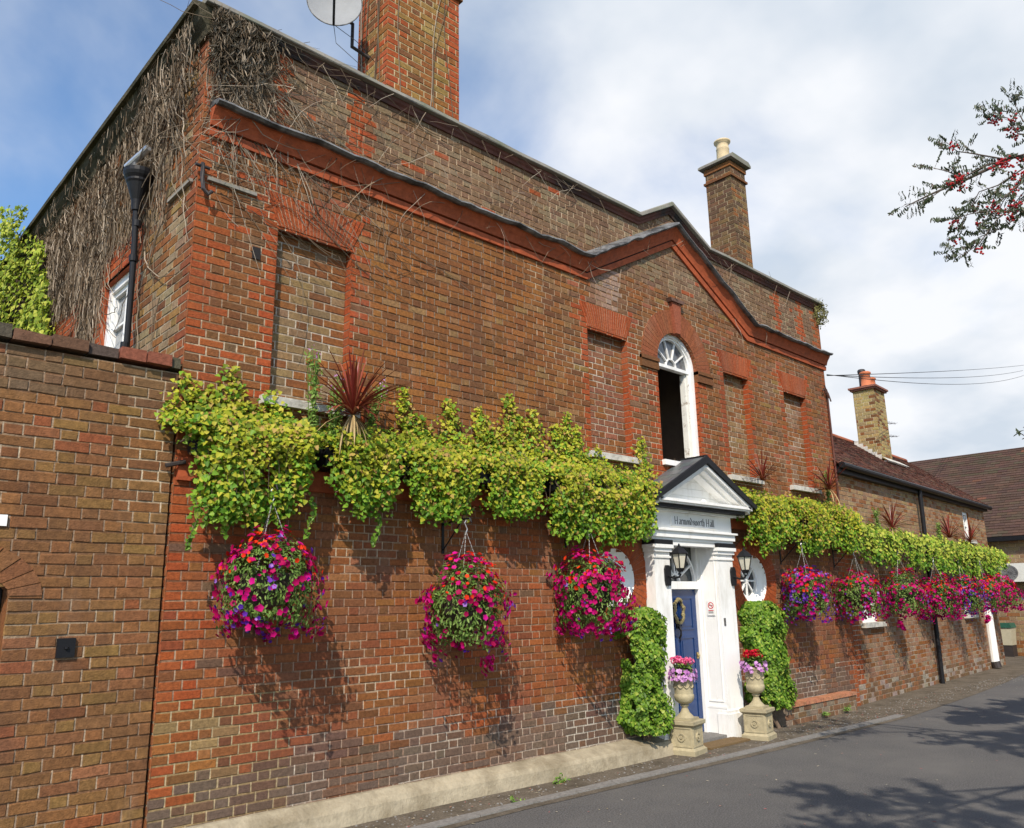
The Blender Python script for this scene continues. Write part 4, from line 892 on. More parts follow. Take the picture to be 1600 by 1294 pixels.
# name board in black letter
sb = thing('name_board', 'white name board with black gothic lettering above the front door', 'sign', FF.p(8.98, 2.7, .16))
b = MB(); b.box(FF, 8.47, 9.50, 2.665, 2.80, .159, .178); b.build('board', M['white'], sb)
GLY = {'H': ([[(.06, 1.05), (.06, -.04)], [(.06, .47), (.60, .47)], [(.60, 1.05), (.60, -.04)]], .98),
 'a': ([[(.05, .58), (.25, .65), (.33, .55), (.33, .05), (.42, 0)], [(.33, .38), (.05, .3), (.02, .08), (.14, 0), (.33, .12)]], .52),
 'r': ([[(0, .62), (.06, .55), (.06, .05), (.14, 0)], [(.06, .5), (.26, .66), (.34, .56)]], .42),
 'm': ([[(0, .62), (.05, .55), (.05, .05), (.1, 0)], [(.05, .5), (.24, .64), (.3, .55), (.3, .05), (.36, 0)], [(.3, .5), (.48, .64), (.55, .55), (.55, .06), (.62, 0)]], .74),
 'o': ([[(.2, .64), (.03, .5), (.03, .12), (.16, 0), (.34, .12), (.34, .5), (.2, .64)]], .5),
 'n': ([[(0, .62), (.05, .55), (.05, .05), (.1, 0)], [(.05, .5), (.24, .64), (.32, .55), (.32, .06), (.4, 0)]], .5),
 'd': ([[(.2, .6), (.03, .48), (.03, .12), (.16, 0), (.34, .12), (.34, .5), (.02, 1.0)]], .5),
 's': ([[(.34, .58), (.18, .64), (.06, .5), (.3, .28), (.3, .1), (.14, 0), (.02, .08)]], .46),
 'w': ([[(.03, .62), (.05, .12), (.16, 0), (.3, .12), (.3, .6)], [(.3, .12), (.42, 0), (.56, .14), (.56, .5), (.48, .64)]], .7),
 't': ([[(.14, .8), (.12, .1), (.22, 0), (.3, .06)], [(0, .6), (.3, .62)]], .4),
 'h': ([[(.05, 1), (.05, .04), (.1, 0)], [(.05, .5), (.24, .64), (.34, .5), (.32, .1), (.24, -.1)]], .5),
 'l': ([[(.05, 1), (.05, .1), (.14, 0), (.2, .05)]], .28)}
b = MB(); txt = 'Harmondsworth Hall'; tw = sum(.34 if ch == ' ' else GLY[ch][1] for ch in txt); sc_ = .90 / tw; x = 8.54; hs = .092
for ch in txt:
    if ch == ' ': x += .34 * sc_; continue
    for st in GLY[ch][0]:
        for (x0, y0), (x1, y1) in zip(st, st[1:]):
            nx, ny = .048 * sc_, .03 * hs
            q = [(x + x0 * sc_ - nx, 2.695 + y0 * hs - ny), (x + x0 * sc_ + nx, 2.695 + y0 * hs + ny), (x + x1 * sc_ + nx, 2.695 + y1 * hs + ny), (x + x1 * sc_ - nx, 2.695 + y1 * hs - ny)]
            b.prism(FF, q, .179, .1815)
    x += GLY[ch][1] * sc_
b.build('lettering', M['ink'], sb)
# no-smoking notice on the right reveal
RF = F((9.481, D - .02, 0), (0, -1, 0), (-1, 0, 0))
ns = thing('notice', 'small white no smoking notice with red circle on the door reveal', 'notice', RF.p(0, 1.6, 0))
b = MB(); b.box(RF, -.075, .045, 1.535, 1.735, .001, .004); b.build('sheet', M['white'], ns)
b = MB(); b.ring(RF, -.015, 1.665, .034, .044, 0, 2 * math.pi, .0045, .006, n=24); b.prism(RF, [(-.043, 1.688), (-.037, 1.694), (.013, 1.642), (.007, 1.636)], .0045, .0065)
b.box(RF, -.055, .025, 1.595, 1.606, .0045, .006); b.build('symbol', M['signred'], ns)
b = MB(); b.box(RF, -.045, .012, 1.661, 1.669, .0045, .0055)
for k in range(2): b.box(RF, -.055, .02, 1.565 + .014 * k, 1.571 + .014 * k, .0045, .006)
b.build('print', M['ink'], ns)
bl = MB(); bl.lathe(FF.p(9.56, 1.47, .155), [(.001, -.012), (.012, -.008), (.012, .008), (.001, .012)], 8); bl.lathe(FF.p(9.56, 1.43, .155), [(.001, -.012), (.012, -.008), (.012, .008), (.001, .012)], 8)
bl.box(FF, 9.54, 9.58, 1.40, 1.50, .151, .157); tag(bl.build('doorbell', M['lead']), 'pair of tiny round door bells on the right white pilaster', 'doorbell')
# satellite dish on the big chimney
ds = thing('satellite_dish', 'grey satellite dish with receiver arm fixed to the large chimney', 'satellite dish', (4.3, 6.9, 7.9))
dc = Vector((3.86, 6.90, 8.36)); dn = Vector((-.5, -.85, .08)).normalized()
da = dn.cross(Vector((0, 0, 1))).normalized(); db = da.cross(dn).normalized(); db = db if db.z > 0 else -db
b = MB(); P = []; nn = 36; rings = 6
for i in range(rings + 1):
    r = i / rings
    for k in range(nn): a = 2 * math.pi * k / nn; P.append(dc + da * (.30 * r * math.cos(a)) + db * (.335 * r * math.sin(a)) + dn * (.055 * r * r - .055))
fs = [(i * nn + k, i * nn + (k + 1) % nn, (i + 1) * nn + (k + 1) % nn, (i + 1) * nn + k) for i in range(rings) for k in range(nn)]
b.add(P, fs); P2 = [p - dn * .01 for p in P]; b.add(P2, fs); 
dob = b.build('dish', M['dish'], ds, smooth=True)
b = MB(); rim = [dc + da * (.302 * math.cos(2 * math.pi * k / 40)) + db * (.337 * math.sin(2 * math.pi * k / 40)) - dn * .004 for k in range(41)]; b.tube(rim, .007, 6); b.build('rim', M['lead'], ds)
bt = dc - db * .33; lnb = dc + dn * .42 - db * .02
b = MB(); b.tube([bt, bt + dn * .1, lnb], .014, 8); b.build('arm', M['black'], ds)
b = MB(); b.tube([lnb - dn * .03, lnb + dn * .05], .035, 10); b.box(F(lnb, da, dn, db), -.05, .05, -.02, .02, .0, .04); b.build('receiver', M['lead'], ds)
b = MB(); bk_ = dc - dn * .08; b.tube([bk_, bk_ - dn * .06, Vector((4.16, 7.0, 8.28)), Vector((4.16, 7.0, 7.98)), Vector((4.38, 6.95, 7.90))], .022, 8); b.build('bracket', M['iron'], ds)
b = MB(); b.tube([bt, bt + Vector((.05, .02, -.2)), Vector((4.2, 6.7, 7.5)), Vector((4.3, 6.62, 7.0))], .004, 4); b.tube([bt, Vector((4.1, 6.8, 7.9)), Vector((4.36, 6.8, 7.75))], .004, 4); b.build('cable', M['black'], ds)
# overhead wires
for i, (p1, lab) in enumerate((((43.8, 10.2, 12.55), 'uppermost of three thin wires running right from the house corner'), ((43.8, 10.3, 12.3), 'middle of three thin wires running right from the house corner'), ((43.8, 10.3, 12.05), 'lowest of three thin wires running right from the house corner'))):
    p0 = FF.p(13.55, 5.60 + .01 * i, .08); p1 = Vector(p1); b = MB(); P = []
    for k in range(25): t = k / 24; q = p0.lerp(p1, t); q.z -= 4 * t * (1 - t) * (.06 + .12 * i); P.append(q)
    b.tube(P, .008, 4); tag(b.build('overhead_wire', M['black']), lab, 'wire', 'telephone wires from the house corner')

# ================================================================== URNS ON PEDESTALS
def urn_set(x, y, rot, pl_, ul, fl_label, topm, midm):
    c, s_ = math.cos(rot), math.sin(rot); pf = F((x, y, 0), (c, s_, 0), (s_, -c, 0))
    ped = thing('pedestal', pl_, 'pedestal', (x, y, 0), 'square stone pedestals beside the door')
    def sqp(mb, prof):
        P = []
        for r, z in prof:
            for a, o in ((-1, 1), (1, 1), (1, -1), (-1, -1)): P.append(pf.p(a * r, z, o * r))
        m = len(prof); mb.add(P, [(i * 4 + k, i * 4 + (k + 1) % 4, (i + 1) * 4 + (k + 1) % 4, (i + 1) * 4 + k) for i in range(m - 1) for k in range(4)] + [(0, 1, 2, 3), tuple(range(4 * m - 4, 4 * m))])
    b = MB(); sqp(b, [(.172, .0), (.172, .055), (.162, .062), (.147, .078), (.145, .082)]); b.build('base', M['pedstone'], ped)
    b = MB(); sqp(b, [(.140, .08), (.140, .31)])
    for k in range(4):
        a = rot + k * math.pi / 2; kf = F((x, y, 0), (math.cos(a), math.sin(a), 0), (math.sin(a), -math.cos(a), 0))
        for q0, q1, w0, w1 in ((-.128, .128, .09, .105), (-.128, .128, .29, .305), (-.128, -.114, .105, .29), (.114, .128, .105, .29)): b.box(kf, q0, q1, w0, w1, .132, .148)
        b.ring(kf, 0, .197, .033, .047, 0, 2 * math.pi, .132, .154, n=16); b.prism(kf, [(-.07, .197), (0, .13), (.07, .197), (0, .265)], .132, .143); b.ring(kf, 0, .197, .004, .018, 0, 2 * math.pi, .132, .157, n=10)
    b.build('shaft', M['pedstone'], ped)
    b = MB(); sqp(b, [(.142, .305), (.152, .318), (.168, .33), (.173, .335), (.173, .37), (.165, .375)]); b.build('cap', M['pedstone'], ped)
    un = thing('urn', ul, 'urn', (x, y, .375), 'stone garden urns beside the door')
    b = MB(); uf = pf; P = []
    for r, z in ((.118, .376), (.118, .40)):
        for a, o in ((-1, 1), (1, 1), (1, -1), (-1, -1)): P.append(uf.p(a * r, z, o * r))
    b.add(P, [(0, 1, 5, 4), (1, 2, 6, 5), (2, 3, 7, 6), (3, 0, 4, 7), (4, 5, 6, 7), (0, 1, 2, 3)])
    b.lathe((x, y, 0), [(.108, .401), (.09, .42), (.055, .455), (.036, .50), (.033, .52), (.048, .525), (.052, .54), (.036, .548)], 24); b.build('foot', M['pedstone'], un, smooth=False)
    b = MB(); b.lathe((x, y, 0), [(.036, .548), (.07, .558), (.104, .585), (.118, .625), (.116, .655), (.109, .66), (.108, .67), (.110, .76), (.120, .835), (.128, .845), (.138, .857), (.138, .875), (.122, .88), (.108, .84)], 36, wob=lambda a, z: (.05 * max(0, math.sin(5 * a + 9 * math.sin(z * 40))) if .695 < z < .80 else (.015 * math.sin(14 * a) if .57 < z < .64 else 0)))
    for k in range(10):                                                    # garland relief
        a0 = 2 * math.pi * k / 10; pts = [Vector((x + .115 * math.cos(a0 + t * .6), y + .115 * math.sin(a0 + t * .6), .765 - .03 * math.sin(t * math.pi))) for t in [i / 6 for i in range(7)]]
        b.tube(pts, .009, 6)
    b.build('bowl', M['pedstone'], un, smooth=True)
    fl_ = thing('potted_flowers', fl_label, 'flowers', (x, y, .84), 'flowers planted in the door urns')
    n = 260; th = rng.uniform(0, 2 * math.pi, n); rr = .115 * np.sqrt(rng.uniform(0, 1, n)); P = np.stack([x + rr * np.cos(th), y + rr * np.sin(th), .87 + rng.uniform(0, .14, n)], 1)
    scatter('foliage', P, np.tile([0, -.3, 1.], (n, 1)), .045, M['bleaf'], fl_, LEAF)
    P = []; 
    for cx_, cy_, cz_ in [(random.uniform(-.10, .10), random.uniform(-.08, .08), random.uniform(.12, .19)) for _ in range(11)]:
        for _ in range(30): v = Vector((random.gauss(0, 1), random.gauss(0, 1), random.gauss(0, 1))).normalized() * .042; P.append((x + cx_ + v.x, y + cy_ + v.y, .88 + cz_ + v.z * .8, v.x, v.y, v.z + .01))
    P = np.array(P); scatter('geranium_heads', P[:, :3], P[:, 3:] * 30, .028, topm, fl_, PETAL, jit=.3)
    n = 90; th = rng.uniform(0, 2 * math.pi, n); P = np.stack([x + .16 * np.cos(th), y + .16 * np.sin(th), .855 + rng.uniform(-.03, .09, n)], 1)
    scatter('trailing_blooms', P, np.stack([np.cos(th), np.sin(th), .5 + 0 * th], 1), .055, midm, fl_, PETAL, jit=.5)
urn_set(8.285, 5.935, R(10.5), 'square carved stone pedestal left of the front door', 'pale stone urn left of the door, before the blue door', 'pink geraniums over lilac petunias in the left door urn', M['pink'], M['lilac'])
urn_set(9.735, 5.85, R(12), 'square carved stone pedestal right of the front door', 'pale stone urn right of the door, before the clipped ivy', 'red geraniums over lilac petunias in the right door urn', M['crimson'], M['lilac'])
dm = MB(); dm.box(WORLD, 8.62, 9.50, .006, .028, -6.10, -5.84); tag(dm.build('doormat', M['mat']), 'worn brown doormat between the two pedestals', 'doormat')

# ================================================================== IVY
SPK = [(2.34, 3.56), (2.50, 3.5), (2.68, 3.68), (3.02, 3.54), (4.43, 3.80), (4.62, 3.55), (4.99, 3.77), (5.33, 3.76), (5.52, 3.62), (5.75, 3.97), (5.92, 3.75), (6.14, 3.86), (6.55, 3.72), (6.72, 3.88), (6.9, 3.76), (7.25, 3.55), (8.06, 3.78), (8.36, 3.6)]
def ivy_mass(name, label, fr, s0, s1, top, bot, n, m, group, root=None, bulge=.38, gaps=.0, zm=3.17, size=.040, under=True, spikes=()):
    """sheet of ivy springing from the wall, bulging over the trough and hanging in front"""
    t = thing(name, label, 'ivy', tuple(fr.p((s0 + s1) / 2, 2.7, 0)), group)
    P = []; Nn = []; MI = []; seed = random.uniform(0, 99); W = s1 - s0; k_ = size / .052
    b = MB()
    def leafat(q, nn, green, sp=.03):
        P.append((q.x + random.gauss(0, sp), q.y + random.gauss(0, sp * .8), q.z + random.gauss(0, sp))); Nn.append(tuple(nn)); MI.append(1 if random.random() < green else 0)
    dens = n / W / 4500.0
    for _ in range(int(W * 92 * dens / k_ ** 1.2)):                          # hanging strands
        s = random.uniform(s0, s1); e = min(1, (s - s0) / .25 + .25, (s1 - s) / .25 + .25)
        cl_ = nz(s * 2.6, seed, 1.3); fine = nz(s * 7, seed, 4.1)
        if cl_ < -.36 and random.random() < .72: continue
        edge_ = min(s - s0, s1 - s)
        if edge_ < .11 and random.random() < .85: continue
        o0 = bulge * (.50 + .42 * e + .30 * cl_) + random.gauss(0, .05) ; z = zm + random.gauss(0, .05) + .05 * cl_
        zb = bot(s) + .05 * abs(fine) - .05 * cl_ + (.34 * (1 - edge_ / .22) if edge_ < .22 else -.02) + (abs(random.gauss(0, .10)) if random.random() < .8 else -abs(random.gauss(0, .03)))
        ln_ = max(.12, z - zb); dr = random.gauss(0, .10); m_ = int(ln_ / (.021 * k_)); wv = random.uniform(0, 6)
        pts = []
        for i in range(m_):
            t_ = i / m_; zz = z - ln_ * t_; ss = s + dr * t_ * ln_ + .02 * math.sin(t_ * 9 + wv)
            oo = o0 * (.45 + .55 * min(1, t_ * 5)) * (1 - .22 * t_ ** 2) + .07 * nz(ss * 4, zz * 3.4, seed + 2)
            if nz(ss * 3.0, zz * 2.6, seed + 9) < -.40 + gaps: continue
            q = fr.p(ss, zz, max(.02, oo))
            if i % 5 == 0: pts.append(q)
            leafat(q, fr.n + Vector((-.45, 0, .75 - .3 * t_)), .12 + .75 * max(0, t_ - .35) / .65)
        if len(pts) > 2 and random.random() < .3: b.tube(pts, .003, 3)
    for _ in range(int(W * 46 * dens / k_)):                                  # strands lying over the trough and climbing the wall
        s = random.uniform(s0, s1); zt = top(s); hgt = max(.05, (zt - zm + .05) * random.uniform(.45, 1.06)); o0 = bulge * .8; wv = random.uniform(0, 6); pts = []
        m_ = int((hgt + .25) / .022 / k_)
        for i in range(m_):
            t_ = i / m_; zz = zm - .07 + hgt * t_; sq = max(0, 1 - t_ * 1.6); ss = s + .03 * math.sin(t_ * 7 + wv)
            if zz > zm + .19 and nz(ss * 6, zz * 2.2, seed + 5) < -.10 + .25 * (zz - zm - .19): continue
            q = fr.p(ss, zz, .03 + o0 * sq ** 1.2 + .05 * nz(ss * 5, zz * 5, seed) * sq)
            if i % 4 == 0: pts.append(q)
            leafat(q, fr.n * .8 + Vector((-.4, 0, .9)), .25)
        if len(pts) > 2 and random.random() < .4: b.tube(pts, .003, 3)
    for ps, pz in spikes:
        if not s0 <= ps <= s1: continue
        m_ = int((pz - 3.25) * 300 / k_); lean = random.uniform(-.05, .05)
        for i in range(m_):
            t_ = random.random() ** 1.15; zz = 3.25 + (pz - 3.25) * t_; wd = .085 * (1 - t_) ** .6 + .018
            q = fr.p(ps + random.gauss(0, wd) + lean * t_, zz, .03 + abs(random.gauss(0, .03)) + .1 * (1 - t_) ** 2); leafat(q, fr.n + Vector((-.45, 0, .7)), .2, .012)
        b.tube([fr.p(ps, 3.2, .08), fr.p(ps + lean * .5, (3.2 + pz) / 2, .03), fr.p(ps + lean, pz, .02)], .003, 3)
    for k in range(int(W * 9)):
        s = random.uniform(s0 + .03, s1 - .03)
        b.tube([fr.p(s, zm - .02, bulge * .5), fr.p(s + random.uniform(-.05, .05), zm - .17, bulge * .75), fr.p(s + random.uniform(-.08, .08), (3 + bot(s)) / 2, bulge * .65), fr.p(s + random.uniform(-.1, .1), bot(s) + .12, bulge * .55)], .004, 3)
    scatter('foliage', P, Nn, size, [m, M['ivyb']], t, LEAF, midx=MI)
    b.build('stems', M['stem'], t)
    return t
def interp(tab):
    xs = [a for a, _ in tab]; ys = [b for _, b in tab]
    return lambda s: float(np.interp(s, xs, ys))
topL = interp([(2.0, 3.2), (2.34, 3.42), (2.68, 3.48), (3.31, 3.34), (4.17, 3.30), (4.43, 3.5), (5.11, 3.42), (5.6, 3.52), (6.33, 3.40), (6.8, 3.5), (7.2, 3.38), (8.08, 3.36), (8.54, 3.42)])
ivs = [(2.16, 3.36, [(2.1, 3.0), (2.34, 2.92), (2.42, 2.46), (2.6, 2.40), (2.96, 2.44), (3.24, 2.60), (3.42, 2.85)], 5600, 'leftmost clump of trailing ivy, spreading around the black wall light'),
       (3.42, 4.20, [(3.3, 2.8), (3.51, 2.62), (3.79, 2.55), (4.09, 2.66), (4.26, 2.82)], 3400, 'trailing ivy clump under the big red cordyline'),
       (4.26, 5.12, [(4.2, 2.85), (4.34, 2.52), (4.71, 2.50), (5.07, 2.66), (5.18, 2.9)], 3600, 'trailing ivy clump between the cordyline ivy and the widest clump, above the second basket'),
       (5.20, 6.08, [(5.1, 2.94), (5.32, 2.58), (5.99, 2.64), (6.14, 2.8)], 3800, 'trailing ivy clump right of the second basket chain'),
       (6.12, 8.14, [(6.0, 2.8), (6.13, 2.44), (6.58, 2.42), (7.59, 2.46), (8.05, 2.62), (8.15, 2.8)], 8200, 'widest trailing ivy clump ending at the porch roof')]
for a, b, bt_, n, lab in ivs: ivy_mass('trailing_ivy', lab, FF, a, b, topL, interp(bt_), int(n * 1.25), M['ivy'], 'ivy trailing from the wall planters', gaps=.04, spikes=SPK)
topR = interp([(9.9, 3.46), (10.4, 3.36), (11, 3.30), (12, 3.27), (13, 3.33), (13.6, 3.25)])
ivy_mass('trailing_ivy', 'trailing ivy mass just right of the porch gable', FF, 10.0, 11.55, topR, interp([(9.93, 2.62), (10.49, 2.40), (11.27, 2.62), (11.6, 2.7)]), 6200, M['ivy'], 'ivy trailing from the wall planters')
ivy_mass('trailing_ivy', 'trailing ivy mass over the house corner beside the wing', FF, 11.45, 13.6, topR, interp([(11.4, 2.5), (11.6, 2.38), (12.7, 2.5), (13.6, 2.45)]), 7600, M['ivy'], 'ivy trailing from the wall planters')
topW = interp([(0, 3.2), (.6, 3.10), (1, 3.0), (1.3, 3.12), (1.8, 2.96), (2.6, 2.94), (3.2, 3.02), (4, 2.9), (4.8, 3.0), (5.6, 2.88), (6.5, 2.98), (7.4, 2.88), (8.4, 2.98), (9.4, 2.92), (10, 2.8)])
for k, (a, b) in enumerate(((-.1, 2.6), (2.5, 5.2), (5.1, 7.8), (7.7, 10.15))):
    ivy_mass('trailing_ivy', ['nearest ivy clump on the low wing, after the house corner', 'ivy clump on the wing left of the black downpipe', 'ivy clump on the wing right of the black downpipe', 'farthest ivy clump rounding the end of the wing'][k], WF, a, b, topW, interp([(0, 2.42), (.5, 2.32), (2.17, 2.3), (4.1, 2.22), (6.5, 2.14), (9.3, 2.2), (10.1, 2.35)]), 4600, M['ivyy'], 'ivy trailing from the wall planters', zm=2.90 - .03 * k, size=.058)
# loose trailing ends
te = thing('ivy_trails', 'thin loose ivy strands dangling below the clumps', 'ivy', FF.p(5, 2.5, .3))
P = []; Nn = []; b = MB()
for s, z0, z1 in ((2.34, 2.55, 2.18), (3.30, 2.62, 2.30), (3.95, 2.55, 2.25), (6.95, 2.45, 2.22), (2.6, 2.45, 2.3), (2.45, 2.6, 2.35)):
    pts = []
    for k in range(14):
        t = k / 13; p = FF.p(s + .03 * math.sin(t * 5), z0 + (z1 - z0) * t, .3); pts.append(p)
        for _ in range(2): P.append((p.x + random.uniform(-.02, .02), p.y, p.z)); Nn.append((0, -1, .2))
    b.tube(pts, .003, 4)
b.build('stems', M['stem'], te); scatter('foliage', P, Nn, .04, M['ivyg'], te)
# planter troughs under the ivy
for k, (a, b_) in enumerate(((2.5, 3.3), (3.45, 4.15), (4.3, 5.05), (5.2, 6.0), (6.2, 7.9), (10.3, 11.4), (11.7, 13.4))):
    b = MB(); b.box(FF, a, b_, 2.92, 3.10, .05, .26); b.build
    o = b.build('planter_trough', M['black']); tag(o, ['black trough behind the leftmost ivy clump', 'black trough beneath the big cordyline', 'black trough behind the ivy above the second basket', 'black trough behind the ivy between second and third baskets', 'long black trough behind the widest ivy clump', 'black trough behind the ivy just right of the porch', 'black trough behind the ivy by the house corner'][k], 'planter', 'wall planters')
# clipped ivy columns beside the door
def ivy_column(label, s, z0, z1, w, dpt, n):
    n = int(n * 1.7)
    t = thing('climbing_ivy', label, 'ivy', tuple(FF.p(s, 0, 0)), 'clipped ivy columns beside the door')
    P = []; Nn = []; sd = random.uniform(0, 50)
    for _ in range(n):
        u = random.random(); z = z0 + (z1 - z0) * u
        hw = w * (.80 + .16 * math.sin(u * 9 + sd) + .1 * (1 - u)) * min(1, (1.06 - u) * 6) ** .5 * min(1, .6 + u * 4) ; a = random.uniform(-.12 * math.pi, 1.12 * math.pi)
        r = 1 - abs(random.gauss(0, .20)); q = .42 * nz(s + 2 * math.cos(a), z * 3.2, sd) + .24 * nz(6 * math.cos(a), z * 8, sd)
        if nz(s + 3.5 * math.cos(a), z * 4.4, sd + 7) < -.38: continue
        dx_ = hw * math.cos(a) * (r + q); do = dpt * math.sin(a) * (r + q) * min(1, (1.05 - u) * 6) ** .5
        P.append(tuple(FF.p(s + dx_, z, max(.015, do + .02)))); Nn.append((math.cos(a) - .35, -abs(math.sin(a)) - .3, .6))
    scatter('foliage', P, Nn, .038, M['ivyg'], t)
    b = MB()
    for k in range(6): b.tube([FF.p(s + random.uniform(-.05, .05), 0, .2), FF.p(s + random.uniform(-.08, .08), .2, .12), FF.p(s + random.uniform(-.15, .15), z1 * .7, .1)], .014, 5)
    b.build('stems', M['stem'], t)
ivy_column('clipped bushy ivy column left of the door under the round window', 7.80, .27, 1.66, .36, .36, 6400)
ivy_column('clipped bushy ivy column right of the door under the round window', 10.62, .28, 1.70, .56, .32, 7600)
# green creeper at the far left end of the side wall, tuft on the parapet
t = thing('green_creeper', 'bright yellow-green creeper covering the far left end of the side wall', 'creeper', tuple(SF.p(6.5, 3.5, 0)))
P = []; Nn = []
for _ in range(26000):
    y = random.uniform(4.0, 10.4); zt = 7.16 - max(0, 5.6 - y) * 1.3; z = random.uniform(3.4, 7.2)
    if z > zt + .25 * nz(y * 2, z, 4): continue
    if nz(y * 1.8, z * 1.8, 8) < -.5 + .25 * max(0, 5.6 - y): continue
    o = .16 + .2 * nz(y * 2, z * 2, 1) + .3 * min(1, max(0, (y - 4.8) / 1.2)); P.append(tuple(SF.p(y, z, max(.03, o - abs(random.gauss(0, .06)))))); Nn.append((-1, -.3, .4))
scatter('foliage', P, Nn, .062, M['ivyy'], t); b = MB()
for k in range(20): y = random.uniform(4.5, 9.5); b.tube([SF.p(y, 0, .03), SF.p(y + random.uniform(-.3, .3), 3, .05), SF.p(y + random.uniform(-.5, .5), 5.6, .06)], .012, 4)
b.build('stems', M['stem'], t)
P = []; Nn = []
for _ in range(800):
    v = Vector((random.gauss(0, 1), random.gauss(0, 1), random.gauss(0, 1))).normalized(); r = random.uniform(.4, 1)
    r *= 1 + .5 * noise.noise(v * 2.5); P.append(tuple(FF.p(13.60 + v.x * .22 * r, 6.80 + v.z * .28 * r, .05 + v.y * .12 * r))); Nn.append(tuple(v + Vector((-.3, -.6, .3))))
o = scatter('parapet_weed', P, Nn, .04, M['weedolive'], None, OVAL, down=-.2); tag(o, 'tuft of green weed growing at the right end of the parapet', 'weed')

# ================================================================== BARE CREEPER
vn = thing('bare_creeper', 'leafless grey creeper stems matted over the side wall and left corner of the house', 'creeper', tuple(SF.p(1, 0, 0)))
b = MB()
def strand(fr, s, z, ln_, ang, r, wob=.25, o=.02, om=.09, zmin=3.6, smin=None, pull=.05):
    pts = []; oo = o
    n_ = max(4, int(ln_ / .10))
    crv = random.gauss(0, wob * .55)
    for k in range(n_):
        pts.append(fr.p(s, z, oo)); ang += crv + random.gauss(0, wob * .45); ang += (-math.pi / 2 - ang) * pull
        s += math.cos(ang) * ln_ / n_; z += math.sin(ang) * ln_ / n_; oo = min(om, max(.012, oo + random.gauss(0, .012)))
        if z < zmin or z > 7.12 or (smin is not None and s < smin): break
    if len(pts) > 2: b.tube(pts, r, 3, r1=r * .5, cap=False)
for k in range(2500):                                                  # side wall mat
    y = random.uniform(.05, 1.0) ** 1 * 8.5; z = random.uniform(4.3, 7.08)
    if y < 1.15 and z < 5.9 and random.random() < .80: continue
    if z < 5.5 - .25 * y + .8 and y < 1.6 and random.random() < .6: continue
    inwin = any(a - .05 < y < b_ + .05 and z < z1 + .1 for a, b_, z0, z1 in SWIN)
    if inwin: continue
    zmin = 5.22 if 1.35 < y < 2.5 else (5.05 if 3.3 < y < 4.4 else 3.7)
    strand(SF, y, z, random.uniform(.5, 1.7), -math.pi / 2 + random.gauss(0, .22), random.uniform(.0035, .0085), wob=.24, zmin=zmin, om=.13, smin=0, pull=.16)
for k in range(260): strand(SF, random.uniform(.05, 9), 7.02, random.uniform(.2, .6), -math.pi / 2 + random.gauss(0, .5), random.uniform(.003, .006), wob=.35, o=.12, om=.22, smin=0)
for k in range(170): strand(SF, random.uniform(0, 1.3), random.uniform(6.2, 6.95), random.uniform(.2, .9), -math.pi / 2 + random.gauss(0, .6), random.uniform(.003, .007), wob=.3, o=.15, om=.24, smin=0, zmin=5.6)
for k in range(16):
    y = random.uniform(1.2, 8.5); z = 3.7; pts = []; an = math.pi / 2 + random.gauss(0, .2)
    while z < 6.8: pts.append(SF.p(y, z, .03 + .02 * math.sin(z * 5))); an += random.gauss(0, .12); y += .12 * math.cos(an) * 1.2; z += .12
    if not any(a - .08 < q.y - D < b_ + .08 for q in pts for a, b_, _, _ in SWIN): b.tube(pts, random.uniform(.010, .018), 5, r1=.004)
side = b.build('side_stems', M['vine'], vn); b = MB()
for k in range(300):                                                   # the corner and the front
    s = 2.3 + abs(random.gauss(0, .35)); z = random.uniform(5.9, 7.05)
    strand(FF, s, z, random.uniform(.3, 1.2), random.uniform(-2.4, .2), random.uniform(.0025, .006), wob=.26, om=.12, zmin=5.3, smin=2.27)
for k in range(150):
    s = random.uniform(2.35, 7.6) if random.random() < .8 else random.uniform(7, 13); z = random.choice((6.95, 6.95, 6.02, 6.5)); dn_ = random.random()
    strand(FF, s, z + random.uniform(-.1, 0), random.uniform(.25, 1.1) * (1.3 if s < 5 else .7), -math.pi / 2 + random.choice((-1, 1)) * random.uniform(.3, 1.5), random.uniform(.002, .0045), wob=.26, o=.1, om=.2, zmin=4.6)
for k in range(70):
    s = random.uniform(2.32, 4.4); z = random.uniform(4.9, 5.8); strand(FF, s, z, random.uniform(.4, 1.5), random.choice((0, math.pi)) + random.gauss(-.4, .5), random.uniform(.002, .005), wob=.12, om=.03, zmin=3.9)
strand(FF, 3.55, 6.75, 1.5, 0.1, .008, wob=.1); strand(FF, 2.5, 6.5, 1.9, -.25, .008, wob=.08); strand(FF, 4.1, 5.95, .9, -2.6, .007, wob=.1, o=.1)
b.build('front_stems', M['vine'], vn); b = MB()
for s, z, x1, z1 in ((.10, 6.4, .25, 10.2), (.9, 6.6, .80, 10.3), (.45, 6.6, .95, 10.2), (.5, 6.5, .9, 9.5)):
    pts = [cf1.p(s + (x1 - s) * t + .05 * math.sin(t * 9), z + (z1 - z) * t, .015) for t in [i / 24 for i in range(25)]]; b.tube(pts, .006, 4, r1=.003)
CL = F(cf1.p(0, 0, -.62), cf1.n, -cf1.d)
for k in range(7):
    s = random.uniform(.05, .5); pts = [CL.p(s + .04 * math.sin(t * 8 + k), 6.5 + 3.4 * t, .012) for t in [i / 24 for i in range(25)]]; b.tube(pts, .005, 4)
b.build('chimney_stems', M['vine'], vn)
P = []; Nn = []                                                         # dead matted leaves under the corner coping
for _ in range(2200):
    s = 2.28 + abs(random.gauss(0, .24)); z = 6.92 - abs(random.gauss(0, .24)); P.append(tuple(FF.p(s, z, random.uniform(.02, .13)))); Nn.append((0, -1, -.1))
